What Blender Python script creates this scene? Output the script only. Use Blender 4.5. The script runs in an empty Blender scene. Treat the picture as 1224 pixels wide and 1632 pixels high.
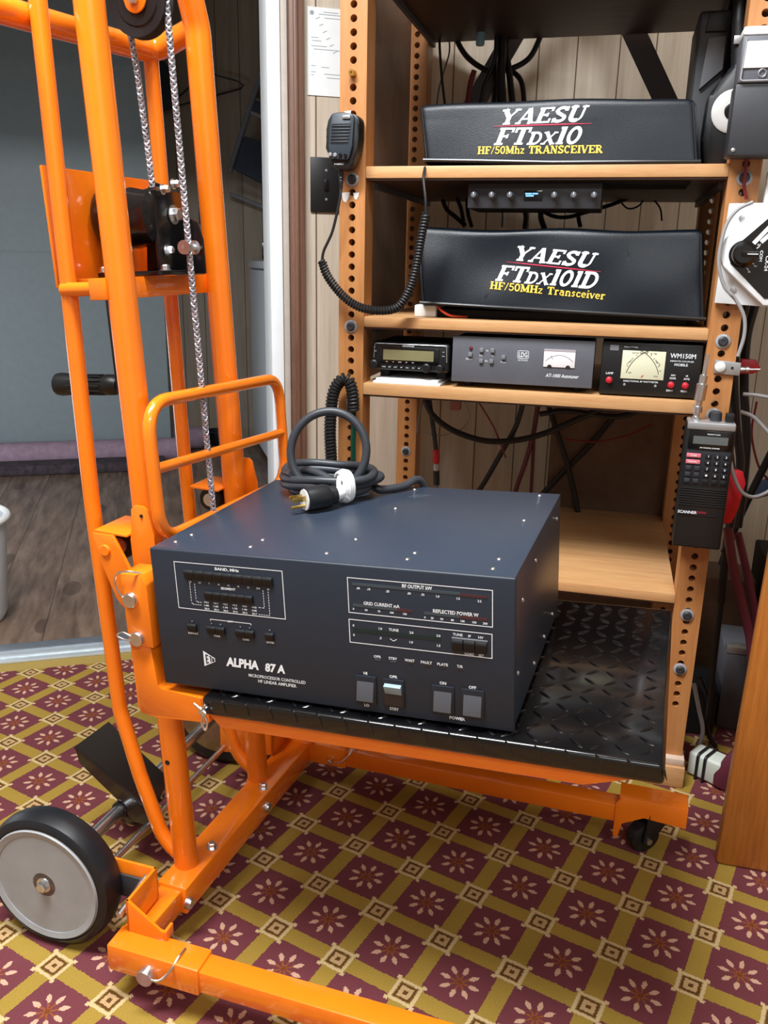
import bpy, bmesh, math, random
import numpy as np
from mathutils import Matrix, Vector
random.seed(7)
PI = math.pi
C = bpy.context.scene.collection
SC = bpy.context.scene

# ------------------------------------------------------------------ camera, world, lights, exposure
F_PX, CX, CY = 1350.0, 612.0, 816.0
EYE = np.array([0.0, 0.0, 0.92])
_dn = np.array([(518 - CX) / F_PX, (5390 - CY) / F_PX, 1.0]); _dn /= np.linalg.norm(_dn)
_up = -_dn
_fw = np.array([0, 0, 1.0]); _fw -= (_fw @ _up) * _up; _fw /= np.linalg.norm(_fw)
_rt = np.cross(_fw, _up); _rt /= np.linalg.norm(_rt)
if _rt[0] < 0: _rt = -_rt
_y = math.radians(14.5)
RW = np.stack([_rt * math.cos(_y) - _fw * math.sin(_y), _fw * math.cos(_y) + _rt * math.sin(_y), _up])
cam_d = bpy.data.cameras.new('camera'); cam = bpy.data.objects.new('camera', cam_d); C.objects.link(cam)
_r, _d, _f = RW @ np.array([1, 0, 0.]), RW @ np.array([0, 1., 0]), RW @ np.array([0, 0, 1.])
cam.matrix_world = Matrix(((_r[0], -_d[0], -_f[0], 0), (_r[1], -_d[1], -_f[1], 0), (_r[2], -_d[2], -_f[2], 0.92), (0, 0, 0, 1)))
cam_d.sensor_width = 36; cam_d.lens = 36 * F_PX / 1632; cam_d.clip_start = 0.02
SC.camera = cam
SC.view_settings.view_transform = 'Standard'; SC.view_settings.look = 'None'
SC.view_settings.gamma = 1; SC.view_settings.exposure = 0.8; SC.view_settings.use_curve_mapping = False
W = bpy.data.worlds.new('world'); SC.world = W; W.use_nodes = True
W.node_tree.nodes['Background'].inputs[0].default_value = (0.75, 0.82, 0.9, 1)
W.node_tree.nodes['Background'].inputs[1].default_value = 0.25

def area(name, loc, sx, sy, power, col=(1, 1, 1), target=None, rz=0):
    l = bpy.data.lights.new(name, 'AREA'); l.shape = 'RECTANGLE'; l.size = sx; l.size_y = sy
    l.energy = power; l.color = col
    o = bpy.data.objects.new(name, l); C.objects.link(o); o.location = loc
    if target is not None:
        o.rotation_euler = (Vector(target) - Vector(loc)).to_track_quat('-Z', 'Y').to_euler()
    else:
        o.rotation_euler = (0, 0, rz)
    return o
area('ceiling_lamp_front', (-0.60, 0.42, 2.27), 1.3, 0.30, 50, (0.95, 0.98, 1.0), rz=math.radians(30))
area('ceiling_lamp_rear', (0.70, -1.00, 2.27), 1.3, 0.30, 19, (0.95, 0.98, 1.0), rz=math.radians(30))

area('back_room_fill', (-2.45, 1.80, 0.42), 0.9, 0.45, 5.5, (0.82, 0.90, 1.0), target=(-1.3, 3.2, 0.12))  # added fill light brightening the back room; no window stands there

# ------------------------------------------------------------------ helpers
def ray(p): return RW @ np.array([(p[0] - CX) / F_PX, (p[1] - CY) / F_PX, 1.0])
def py(px, pv, Y):
    d = ray((px, pv)); return Vector(EYE + d * (Y / d[1]))
def pz(px, pv, Z):
    d = ray((px, pv)); return Vector(EYE + d * ((Z - 0.92) / d[2]))
_w = np.array([0.0097, -0.0541, -0.0727]); _t = np.linalg.norm(_w)
MF = Matrix.Translation((-0.4909, 0.8405, 0.4192)) @ Matrix.Rotation(_t, 4, Vector(_w / _t))    # lift-truck mast frame
GF = Matrix.Translation((-0.521, 0.924, 0)) @ Matrix.Rotation(math.radians(-3), 4, 'Z')         # lift-truck base frame
WA = math.radians(30)
WU, WN, WD = Vector((math.cos(WA), math.sin(WA), 0)), Vector((-math.sin(WA), math.cos(WA), 0)), 1.9754
WF = Matrix(((WU.x, WN.x, 0, WN.x * WD), (WU.y, WN.y, 0, WN.y * WD), (0, 0, 1, 0), (0, 0, 0, 1)))   # doorway wall frame: u, v, z
ID = Matrix.Identity(4)

def fillet(pts, r, n=6, closed=False):
    pts = [Vector(p) for p in pts]; out = []
    N = len(pts)
    for i, p in enumerate(pts):
        if not closed and i in (0, N - 1): out.append(p); continue
        a, b = pts[(i - 1) % N], pts[(i + 1) % N]
        da, db = (a - p), (b - p)
        la, lb = da.length, db.length
        da.normalize(); db.normalize()
        ang = da.angle(db)
        if ang > PI - 0.02: out.append(p); continue
        t = min(r / math.tan(ang / 2), la * 0.49, lb * 0.49)
        p0, p1 = p + da * t, p + db * t
        for k in range(n + 1):
            s = k / n
            out.append(p0.lerp(p, s).lerp(p.lerp(p1, s), s))
    return out
def spline(pts, n=8):
    P = [Vector(p) for p in pts]; out = []
    P = [P[0] * 2 - P[1]] + P + [P[-1] * 2 - P[-2]]
    for i in range(1, len(P) - 2):
        a, b, c, d = P[i - 1:i + 3]
        for k in range(n):
            t = k / n
            out.append(0.5 * ((2 * b) + (c - a) * t + (2 * a - 5 * b + 4 * c - d) * t * t + (3 * b - a - 3 * c + d) * t ** 3))
    out.append(P[-2]); return out
def helix(path, R, pitch, step=10, phase=0, hand=1):
    P = [Vector(p) for p in path]
    L = [0]
    for a, b in zip(P, P[1:]): L.append(L[-1] + (b - a).length)
    tot = L[-1]; n = max(8, int(tot / pitch * step)); out = []
    nrm = None; j = 0
    for k in range(n + 1):
        s = tot * k / n
        while j < len(P) - 2 and L[j + 1] < s: j += 1
        seg = (P[j + 1] - P[j]); u = (s - L[j]) / max(1e-9, L[j + 1] - L[j])
        p = P[j] + seg * u; t = seg.normalized()
        if nrm is None:
            nrm = t.cross(Vector((0.3, 1, 0.2))).normalized()
        nrm = (nrm - t * nrm.dot(t)).normalized()
        bi = t.cross(nrm); a = hand * 2 * PI * s / pitch + phase
        out.append(p + nrm * math.cos(a) * R + bi * math.sin(a) * R)
    return out

_txt = {}
def text_geo(s, bold, shear):
    key = (s, bold, shear)
    if key not in _txt:
        cu = bpy.data.curves.new('lettering', 'FONT'); cu.body = s; cu.offset = bold; cu.shear = shear
        cu.resolution_u = 2
        o = bpy.data.objects.new('lettering', cu); C.objects.link(o)
        dg = bpy.context.evaluated_depsgraph_get()
        me = bpy.data.meshes.new_from_object(o.evaluated_get(dg))
        v = [(p.co.x, p.co.y) for p in me.vertices]; f = [tuple(q.vertices) for q in me.polygons]
        bpy.data.objects.remove(o); bpy.data.curves.remove(cu); bpy.data.meshes.remove(me)
        _txt[key] = (v, f)
    return _txt[key]

class MB:
    def __init__(s, frame=ID):
        s.bm = bmesh.new(); s.F = frame; s.mi = 0; s.smooth = True
    def v(s, p): return s.bm.verts.new(s.F @ Vector(p))
    def face(s, vs):
        try:
            f = s.bm.faces.new(vs); f.material_index = s.mi; f.smooth = True; return f
        except ValueError: return None
    def poly(s, pts): return s.face([s.v(p) for p in pts])
    def box(s, lo, hi, bev=0.0, M=None, seg=2):
        M = M or ID
        c = [s.v(M @ Vector((x, y, z))) for x in (lo[0], hi[0]) for y in (lo[1], hi[1]) for z in (lo[2], hi[2])]
        fs = [s.face([c[i] for i in q]) for q in ((0, 1, 3, 2), (4, 6, 7, 5), (0, 4, 5, 1), (2, 3, 7, 6), (0, 2, 6, 4), (1, 5, 7, 3))]
        if bev:
            es = list({e for f in fs for e in f.edges})
            r = bmesh.ops.bevel(s.bm, geom=es, offset=bev, segments=seg, profile=0.5, affect='EDGES')
            for f in r['faces']: f.material_index = s.mi; f.smooth = True
        return s
    def prism(s, pts, axis, a, b, bev=0.0):
        """polygon in the plane across `axis` (0 x,1 y,2 z), from a to b"""
        def P(q, h):
            q = list(q); q.insert(axis, h); return q
        lo = [s.v(P(q, a)) for q in pts]; hi = [s.v(P(q, b)) for q in pts]; n = len(pts)
        fs = [s.face(lo[::-1]), s.face(hi)] + [s.face([lo[i], lo[(i + 1) % n], hi[(i + 1) % n], hi[i]]) for i in range(n)]
        if bev:
            es = list({e for f in fs if f for e in f.edges})
            r = bmesh.ops.bevel(s.bm, geom=es, offset=bev, segments=2, profile=0.5, affect='EDGES')
            for f in r['faces']: f.material_index = s.mi; f.smooth = True
        return s
    def tube(s, pts, r, n=12, closed=False, caps=True):
        P = [s.F @ Vector(p) for p in pts]; N = len(P)
        rs = r if isinstance(r, (list, tuple)) else [r] * N
        rings = []; nrm = None
        for i in range(N):
            if closed: t = P[(i + 1) % N] - P[i - 1]
            else: t = P[min(i + 1, N - 1)] - P[max(i - 1, 0)]
            t.normalize()
            if nrm is None:
                nrm = t.cross(Vector((0, 0, 1)) if abs(t.z) < 0.9 else Vector((1, 0, 0))).normalized()
            nrm = (nrm - t * nrm.dot(t)).normalized(); b = t.cross(nrm)
            rings.append([s.bm.verts.new(P[i] + nrm * math.cos(2 * PI * k / n) * rs[i] + b * math.sin(2 * PI * k / n) * rs[i]) for k in range(n)])
        for i in range(N if closed else N - 1):
            a, b2 = rings[i], rings[(i + 1) % N]
            off = 0
            if closed and i == N - 1:
                off = min(range(n), key=lambda q: (a[0].co - b2[q].co).length)
            for k in range(n):
                s.face([a[k], a[(k + 1) % n], b2[(k + 1 + off) % n], b2[(k + off) % n]])
        if caps and not closed:
            s.face(rings[0][::-1]); s.face(rings[-1])
        return s
    def lathe(s, prof, org, axis, n=24):
        """profile [(radius, height along axis)]"""
        ax = Vector(axis).normalized()
        u = ax.cross(Vector((0, 0, 1)) if abs(ax.z) < 0.9 else Vector((1, 0, 0))).normalized(); w = ax.cross(u)
        O = Vector(org); rings = []
        for r, h in prof:
            if r < 1e-6: rings.append([s.v(O + ax * h)])
            else: rings.append([s.v(O + ax * h + (u * math.cos(2 * PI * k / n) + w * math.sin(2 * PI * k / n)) * r) for k in range(n)])
        for a, b in zip(rings, rings[1:]):
            for k in range(n):
                k2 = (k + 1) % n
                if len(a) == 1 and len(b) == 1: continue
                if len(a) == 1: s.face([a[0], b[k2], b[k]])
                elif len(b) == 1: s.face([a[k], a[k2], b[0]])
                else: s.face([a[k], a[k2], b[k2], b[k]])
        if len(rings[0]) > 1: s.face(rings[0][::-1])
        if len(rings[-1]) > 1: s.face(rings[-1])
        return s
    def cyl(s, p0, p1, r, n=16):
        p0, p1 = Vector(p0), Vector(p1); L = (p1 - p0).length; b = min(r, L) * 0.12
        return s.lathe([(r - b, 0), (r, b), (r, L - b), (r - b, L)], p0, p1 - p0, n)
    def hexbolt(s, org, axis, r, h, washer=0):
        ax = Vector(axis).normalized(); O = Vector(org)
        if washer: s.lathe([(washer, 0), (washer, r * 0.2)], O, ax, 16)
        s.lathe([(r, r * 0.2), (r, h * 0.85), (r * 0.8, h)], O, ax, 6); return s
    def text(s, t, org, right, up, h, w=None, align='C', bold=0.0, shear=0.0, fn=None):
        vs, fs = text_geo(t, bold, shear)
        if not vs: return s
        x0, x1 = min(p[0] for p in vs), max(p[0] for p in vs)
        y0 = min(p[1] for p in vs); y1 = max(p[1] for p in vs)
        sy = h / (y1 - y0); sx = (w / (x1 - x0)) if w else sy
        O, Rr, U = Vector(org), Vector(right).normalized(), Vector(up).normalized()
        ox = {'C': (x0 + x1) / 2, 'L': x0, 'R': x1}[align]; oy = (y0 + y1) / 2
        V = []
        for x, y in vs:
            p = O + Rr * ((x - ox) * sx) + U * ((y - oy) * sy)
            V.append(s.v(fn(p) if fn else p))
        for f in fs: s.face([V[i] for i in f])
        return s
    def strip(s, a, b, wd, nrm):
        """flat printed line from a to b"""
        a, b = Vector(a), Vector(b); d = (b - a).normalized().cross(Vector(nrm).normalized()) * wd / 2
        s.poly([a - d, b - d, b + d, a + d]); return s
    def frame_line(s, lo, hi, wd, P):
        """rectangle outline; P maps (x,z) to 3D"""
        (x0, z0), (x1, z1) = lo, hi
        for a in ((x0, z0, x1, z0 + wd), (x0, z1 - wd, x1, z1), (x0, z0 + wd, x0 + wd, z1 - wd), (x1 - wd, z0 + wd, x1, z1 - wd)):
            s.poly([P(a[0], a[1]), P(a[2], a[1]), P(a[2], a[3]), P(a[0], a[3])])
        return s
    def build(s, name, mats, parent=None, loc=None, ang=35, recalc=True):
        if recalc: bmesh.ops.recalc_face_normals(s.bm, faces=s.bm.faces)
        off = Vector((0, 0, 0))
        if parent is not None:
            q = parent
            while q is not None: off += Vector(q.location); q = q.parent
        elif loc is not None: off = Vector(loc)
        elif len(s.bm.verts):
            xs = [v.co for v in s.bm.verts]
            off = Vector(((min(v.x for v in xs) + max(v.x for v in xs)) / 2, (min(v.y for v in xs) + max(v.y for v in xs)) / 2, min(v.z for v in xs)))
        for v in s.bm.verts: v.co -= off
        me = bpy.data.meshes.new(name); s.bm.to_mesh(me); s.bm.free()
        if not isinstance(mats, (list, tuple)): mats = [mats]
        for m in mats: me.materials.append(m)
        me.set_sharp_from_angle(angle=math.radians(ang))
        o = bpy.data.objects.new(name, me); C.objects.link(o)
        if parent is not None: o.parent = parent
        else: o.location = off
        return o

def tag(o, label, cat, group=None):
    o['label'] = label; o['category'] = cat
    if group: o['group'] = group
    return o
def thing(name, loc, label, cat, group=None):
    o = bpy.data.objects.new(name, None); C.objects.link(o); o.location = loc; o.empty_display_size = 0.05
    return tag(o, label, cat, group)
def struct(o):
    o['kind'] = 'structure'; return o

# ------------------------------------------------------------------ materials
def lin(c):
    return tuple(((x / 255) / 12.92 if x / 255 <= 0.04045 else ((x / 255 + 0.055) / 1.055) ** 2.4) for x in c) + (1,)
class NT:
    def __init__(s, name):
        s.m = bpy.data.materials.new(name); s.m.use_nodes = True; s.t = s.m.node_tree
        s.b = s.t.nodes['Principled BSDF']
    def n(s, typ, **k):
        nd = s.t.nodes.new(typ)
        for a, b in k.items(): setattr(nd, a, b)
        return nd
    def l(s, a, b): s.t.links.new(a, b)
    def val(s, x, sock):
        if hasattr(x, 'links') or hasattr(x, 'is_linked'): s.l(x, sock)
        else: sock.default_value = x
    def math(s, op, a, b=0.0, c=0.0):
        nd = s.n('ShaderNodeMath', operation=op)
        s.val(a, nd.inputs[0]); s.val(b, nd.inputs[1])
        if op in ('MULTIPLY_ADD', 'COMPARE', 'SMOOTH_MIN'): s.val(c, nd.inputs[2])
        return nd.outputs[0]
    def mix(s, f, a, b):
        nd = s.n('ShaderNodeMix', data_type='RGBA'); s.val(f, nd.inputs[0])
        s.val(a, nd.inputs[6]); s.val(b, nd.inputs[7]); return nd.outputs[2]
    def noise(s, vec, scale, detail=4, rough=0.55):
        nd = s.n('ShaderNodeTexNoise'); nd.inputs['Scale'].default_value = scale; nd.inputs['Detail'].default_value = detail
        nd.inputs['Roughness'].default_value = rough
        if vec is not None: s.l(vec, nd.inputs['Vector'])
        return nd.outputs['Fac']
    def coord(s, kind='Object'): return s.n('ShaderNodeTexCoord').outputs[kind]
    def mapping(s, vec, scale=(1, 1, 1), rot=(0, 0, 0), loc=(0, 0, 0)):
        nd = s.n('ShaderNodeMapping'); nd.inputs['Scale'].default_value = scale; nd.inputs['Rotation'].default_value = rot
        nd.inputs['Location'].default_value = loc; s.l(vec, nd.inputs['Vector']); return nd.outputs[0]
    def ramp(s, f, stops):
        nd = s.n('ShaderNodeValToRGB'); s.l(f, nd.inputs[0]); cr = nd.color_ramp
        while len(cr.elements) < len(stops): cr.elements.new(0.5)
        for e, (p, c) in zip(cr.elements, stops): e.position = p; e.color = c
        return nd.outputs[0]
    def bump(s, h, strength=0.2, dist=0.001):
        nd = s.n('ShaderNodeBump'); nd.inputs['Strength'].default_value = strength; nd.inputs['Distance'].default_value = dist
        s.l(h, nd.inputs['Height']); s.l(nd.outputs[0], s.b.inputs['Normal'])

def plain(name, c, rough=0.5, metal=0.0, coat=0.0, var=0.06, bump=0.0, bscale=900, spec=0.5):
    t = NT(name); col = lin(c)
    n = t.noise(t.coord(), 35, 3)
    lo = tuple(x * (1 - var) for x in col[:3]) + (1,); hi = tuple(min(1, x * (1 + var)) for x in col[:3]) + (1,)
    t.l(t.ramp(n, [(0.3, lo), (0.7, hi)]), t.b.inputs['Base Color'])
    t.b.inputs['Roughness'].default_value = rough; t.b.inputs['Metallic'].default_value = metal
    t.b.inputs['Coat Weight'].default_value = coat; t.b.inputs['Coat Roughness'].default_value = 0.08
    t.b.inputs['Specular IOR Level'].default_value = spec
    if bump: t.bump(t.noise(t.coord(), bscale, 2), bump, 0.0006)
    return t.m
def wood(name, c1, c2, scale, rough=0.45, coat=0.15, rot=(0, 0, 0), bump=0.08, contrast=(0.3, 0.7)):
    t = NT(name); co = t.mapping(t.coord(), scale, rot)
    a = t.noise(co, 6, 6, 0.6); b = t.noise(t.mapping(t.coord(), tuple(x * 6 for x in scale), rot), 8, 3)
    f = t.math('ADD', t.math('MULTIPLY', a, 0.75), t.math('MULTIPLY', b, 0.25))
    t.l(t.ramp(f, [(contrast[0], lin(c1)), (contrast[1], lin(c2))]), t.b.inputs['Base Color'])
    t.b.inputs['Roughness'].default_value = rough; t.b.inputs['Coat Weight'].default_value = coat
    t.b.inputs['Coat Roughness'].default_value = 0.25
    t.bump(f, bump, 0.001); return t.m
def glow(name, c, e):
    t = NT(name); t.b.inputs['Base Color'].default_value = lin(c); t.b.inputs['Emission Color'].default_value = lin(c)
    t.b.inputs['Emission Strength'].default_value = e; return t.m
def carpet_mat():
    t = NT('patterned_carpet'); t.b.inputs['Roughness'].default_value = 0.95; t.b.inputs['Specular IOR Level'].default_value = 0.1
    sp = 0.1062; ang = math.radians(-16.0)
    co = t.coord()
    wob = t.n('ShaderNodeTexNoise'); wob.inputs['Scale'].default_value = 330; wob.inputs['Detail'].default_value = 1; t.l(co, wob.inputs['Vector'])
    wv = t.n('ShaderNodeVectorMath', operation='MULTIPLY_ADD'); t.l(wob.outputs['Color'], wv.inputs[0])
    wv.inputs[1].default_value = (0.004, 0.004, 0); t.l(co, wv.inputs[2])
    sub = t.n('ShaderNodeVectorMath', operation='SUBTRACT'); t.l(wv.outputs[0], sub.inputs[0]); sub.inputs[1].default_value = (-0.4014 + 0.002, 1.265 + 0.002, 0)
    def dot(a, b):
        nd = t.n('ShaderNodeVectorMath', operation='DOT_PRODUCT'); t.l(sub.outputs[0], nd.inputs[0]); nd.inputs[1].default_value = (a, b, 0); return nd.outputs['Value']
    u = t.math('ADD', dot(math.cos(ang) / sp, math.sin(ang) / sp), 0.0)
    v = dot(-math.sin(ang) / sp, math.cos(ang) / sp)
    def cell(x):   # signed distance from the nearest lattice line, -0.5..0.5
        return t.math('SUBTRACT', t.math('FRACT', t.math('ADD', x, 0.5)), 0.5)
    a, b = cell(u), cell(v)
    aa, ab = t.math('ABSOLUTE', a), t.math('ABSOLUTE', b)
    mx, mn = t.math('MAXIMUM', aa, ab), t.math('MINIMUM', aa, ab)
    def lt(x, y): return t.math('LESS_THAN', x, y)
    gold, purple = lin((164, 135, 60)), lin((114, 60, 66))
    cream, brown, dark = lin((208, 182, 136)), lin((100, 68, 34)), lin((70, 40, 25))
    n = t.noise(co, 700, 2); n2 = t.noise(co, 9, 3)
    # purple cells (corners nicked by the small squares)
    cellm = t.math('MULTIPLY', t.math('GREATER_THAN', mn, 0.118), t.math('GREATER_THAN', t.math('ADD', aa, ab), 0.322))
    col = t.mix(cellm, gold, purple)
    # flower in cell centre
    fa, fb = t.math('SUBTRACT', t.math('FRACT', u), 0.5), t.math('SUBTRACT', t.math('FRACT', v), 0.5)
    r = t.math('SQRT', t.math('ADD', t.math('MULTIPLY', fa, fa), t.math('MULTIPLY', fb, fb)))
    th = t.math('ARCTAN2', fb, fa)
    k = t.math('SUBTRACT', t.math('MULTIPLY', t.math('FRACT', t.math('ADD', t.math('DIVIDE', th, PI / 4), 8.5)), PI / 4), PI / 8)
    across = t.math('ABSOLUTE', t.math('MULTIPLY', r, t.math('SINE', k)))
    s = t.math('DIVIDE', t.math('SUBTRACT', r, 0.085), 0.19)
    s = t.math('MINIMUM', t.math('MAXIMUM', s, 0.0), 1.0)
    wdt = t.math('MULTIPLY', t.math('SINE', t.math('MULTIPLY', t.math('POWER', s, 1.25), PI)), 0.037)
    pet = lt(across, t.math('SUBTRACT', wdt, 0.004))
    col = t.mix(pet, col, lin((208, 166, 140)))
    stem = t.math('MULTIPLY', lt(across, 0.011), t.math('MULTIPLY', lt(r, 0.13), t.math('GREATER_THAN', r, 0.01)))
    col = t.mix(stem, col, lin((150, 84, 44)))
    col = t.mix(lt(r, 0.035), col, lin((120, 66, 34)))
    # squares at crossings
    col = t.mix(lt(mx, 0.176), col, cream)
    tips = t.math('MULTIPLY', lt(mx, 0.205), t.math('GREATER_THAN', mn, 0.15))
    col = t.mix(tips, col, cream)
    col = t.mix(lt(mx, 0.130), col, lin((158, 130, 70)))
    col = t.mix(lt(mx, 0.118), col, brown)
    col = t.mix(lt(mx, 0.084), col, lin((194, 160, 114)))
    col = t.mix(lt(mx, 0.03), col, brown)
    # plain gold binding along the doorway edge
    dn = t.n('ShaderNodeVectorMath', operation='DOT_PRODUCT'); t.l(wv.outputs[0], dn.inputs[0]); dn.inputs[1].default_value = tuple(WN)
    edge = t.math('GREATER_THAN', dn.outputs['Value'], WD - 0.05)
    col = t.mix(edge, col, lin((176, 150, 84)))
    sh = t.math('ADD', 0.52, t.math('MULTIPLY', n, 0.92))
    sh = t.math('MULTIPLY', sh, t.math('ADD', 0.85, t.math('MULTIPLY', n2, 0.3)))
    mul = t.n('ShaderNodeVectorMath', operation='SCALE'); t.l(col, mul.inputs[0]); t.l(sh, mul.inputs['Scale'])
    t.l(mul.outputs[0], t.b.inputs['Base Color'])
    t.bump(t.noise(co, 1400, 2), 0.5, 0.002)
    return t.m
def panel_mat(name, c1, c2, gro, axis, rough=0.55):
    """wood panelling with vertical grooves; axis = direction along the wall"""
    t = NT(name); co = t.coord()
    rot = t.mapping(co, (14, 14, 1.1))
    a = t.noise(rot, 2.2, 6, 0.65); b = t.noise(t.mapping(co, (90, 90, 3)), 2, 3)
    f = t.math('ADD', t.math('MULTIPLY', a, 0.7), t.math('MULTIPLY', b, 0.3))
    col = t.ramp(f, [(0.3, lin(c1)), (0.72, lin(c2))])
    d = t.n('ShaderNodeVectorMath', operation='DOT_PRODUCT'); t.l(co, d.inputs[0]); d.inputs[1].default_value = tuple(axis)
    u = d.outputs['Value']
    g = None
    for per, o in ((0.2032, 0.03), (0.2032, 0.125)):
        x = t.math('ABSOLUTE', t.math('SUBTRACT', t.math('FRACT', t.math('ADD', t.math('DIVIDE', u, per), o / per + 0.5)), 0.5))
        m = t.math('LESS_THAN', x, 0.0017 / per)
        g = m if g is None else t.math('MAXIMUM', g, m)
    col = t.mix(g, col, lin(gro))
    t.l(col, t.b.inputs['Base Color']); t.b.inputs['Roughness'].default_value = rough
    t.bump(t.math('SUBTRACT', f, t.math('MULTIPLY', g, 3.0)), 0.25, 0.002)
    return t.m
def plank_floor():
    t = NT('wood_plank_floor'); co = t.coord()
    rot = t.mapping(co, (1, 1, 1), (0, 0, -WA))
    sx = t.n('ShaderNodeSeparateXYZ'); t.l(rot, sx.inputs[0])
    wdt = 0.15
    i = t.math('FLOOR', t.math('DIVIDE', sx.outputs[0], wdt))
    wn = t.n('ShaderNodeTexWhiteNoise', noise_dimensions='1D'); t.l(i, wn.inputs['W'])
    sh = t.n('ShaderNodeCombineXYZ'); t.l(sx.outputs[0], sh.inputs[0]); t.l(t.math('ADD', sx.outputs[1], t.math('MULTIPLY', wn.outputs['Value'], 5.0)), sh.inputs[1]); t.l(t.math('MULTIPLY', wn.outputs['Value'], 9.0), sh.inputs[2])
    g = t.noise(t.mapping(sh.outputs[0], (9, 1.3, 1)), 3.0, 7, 0.65)
    kn = t.n('ShaderNodeTexVoronoi'); kn.inputs['Scale'].default_value = 1; t.l(t.mapping(sh.outputs[0], (5, 2.2, 1)), kn.inputs['Vector'])
    k = t.math('LESS_THAN', kn.outputs['Distance'], 0.13)
    col = t.ramp(g, [(0.28, lin((72, 56, 46))), (0.5, lin((112, 92, 78))), (0.75, lin((146, 124, 108)))])
    col = t.mix(t.math('MULTIPLY', k, 0.55), col, lin((58, 42, 32)))
    e = t.math('LESS_THAN', t.math('FRACT', t.math('DIVIDE', sx.outputs[0], wdt)), 0.012)
    col = t.mix(e, col, lin((50, 38, 30)))
    t.l(col, t.b.inputs['Base Color']); t.b.inputs['Roughness'].default_value = 0.42
    t.bump(g, 0.08, 0.001); return t.m

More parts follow.
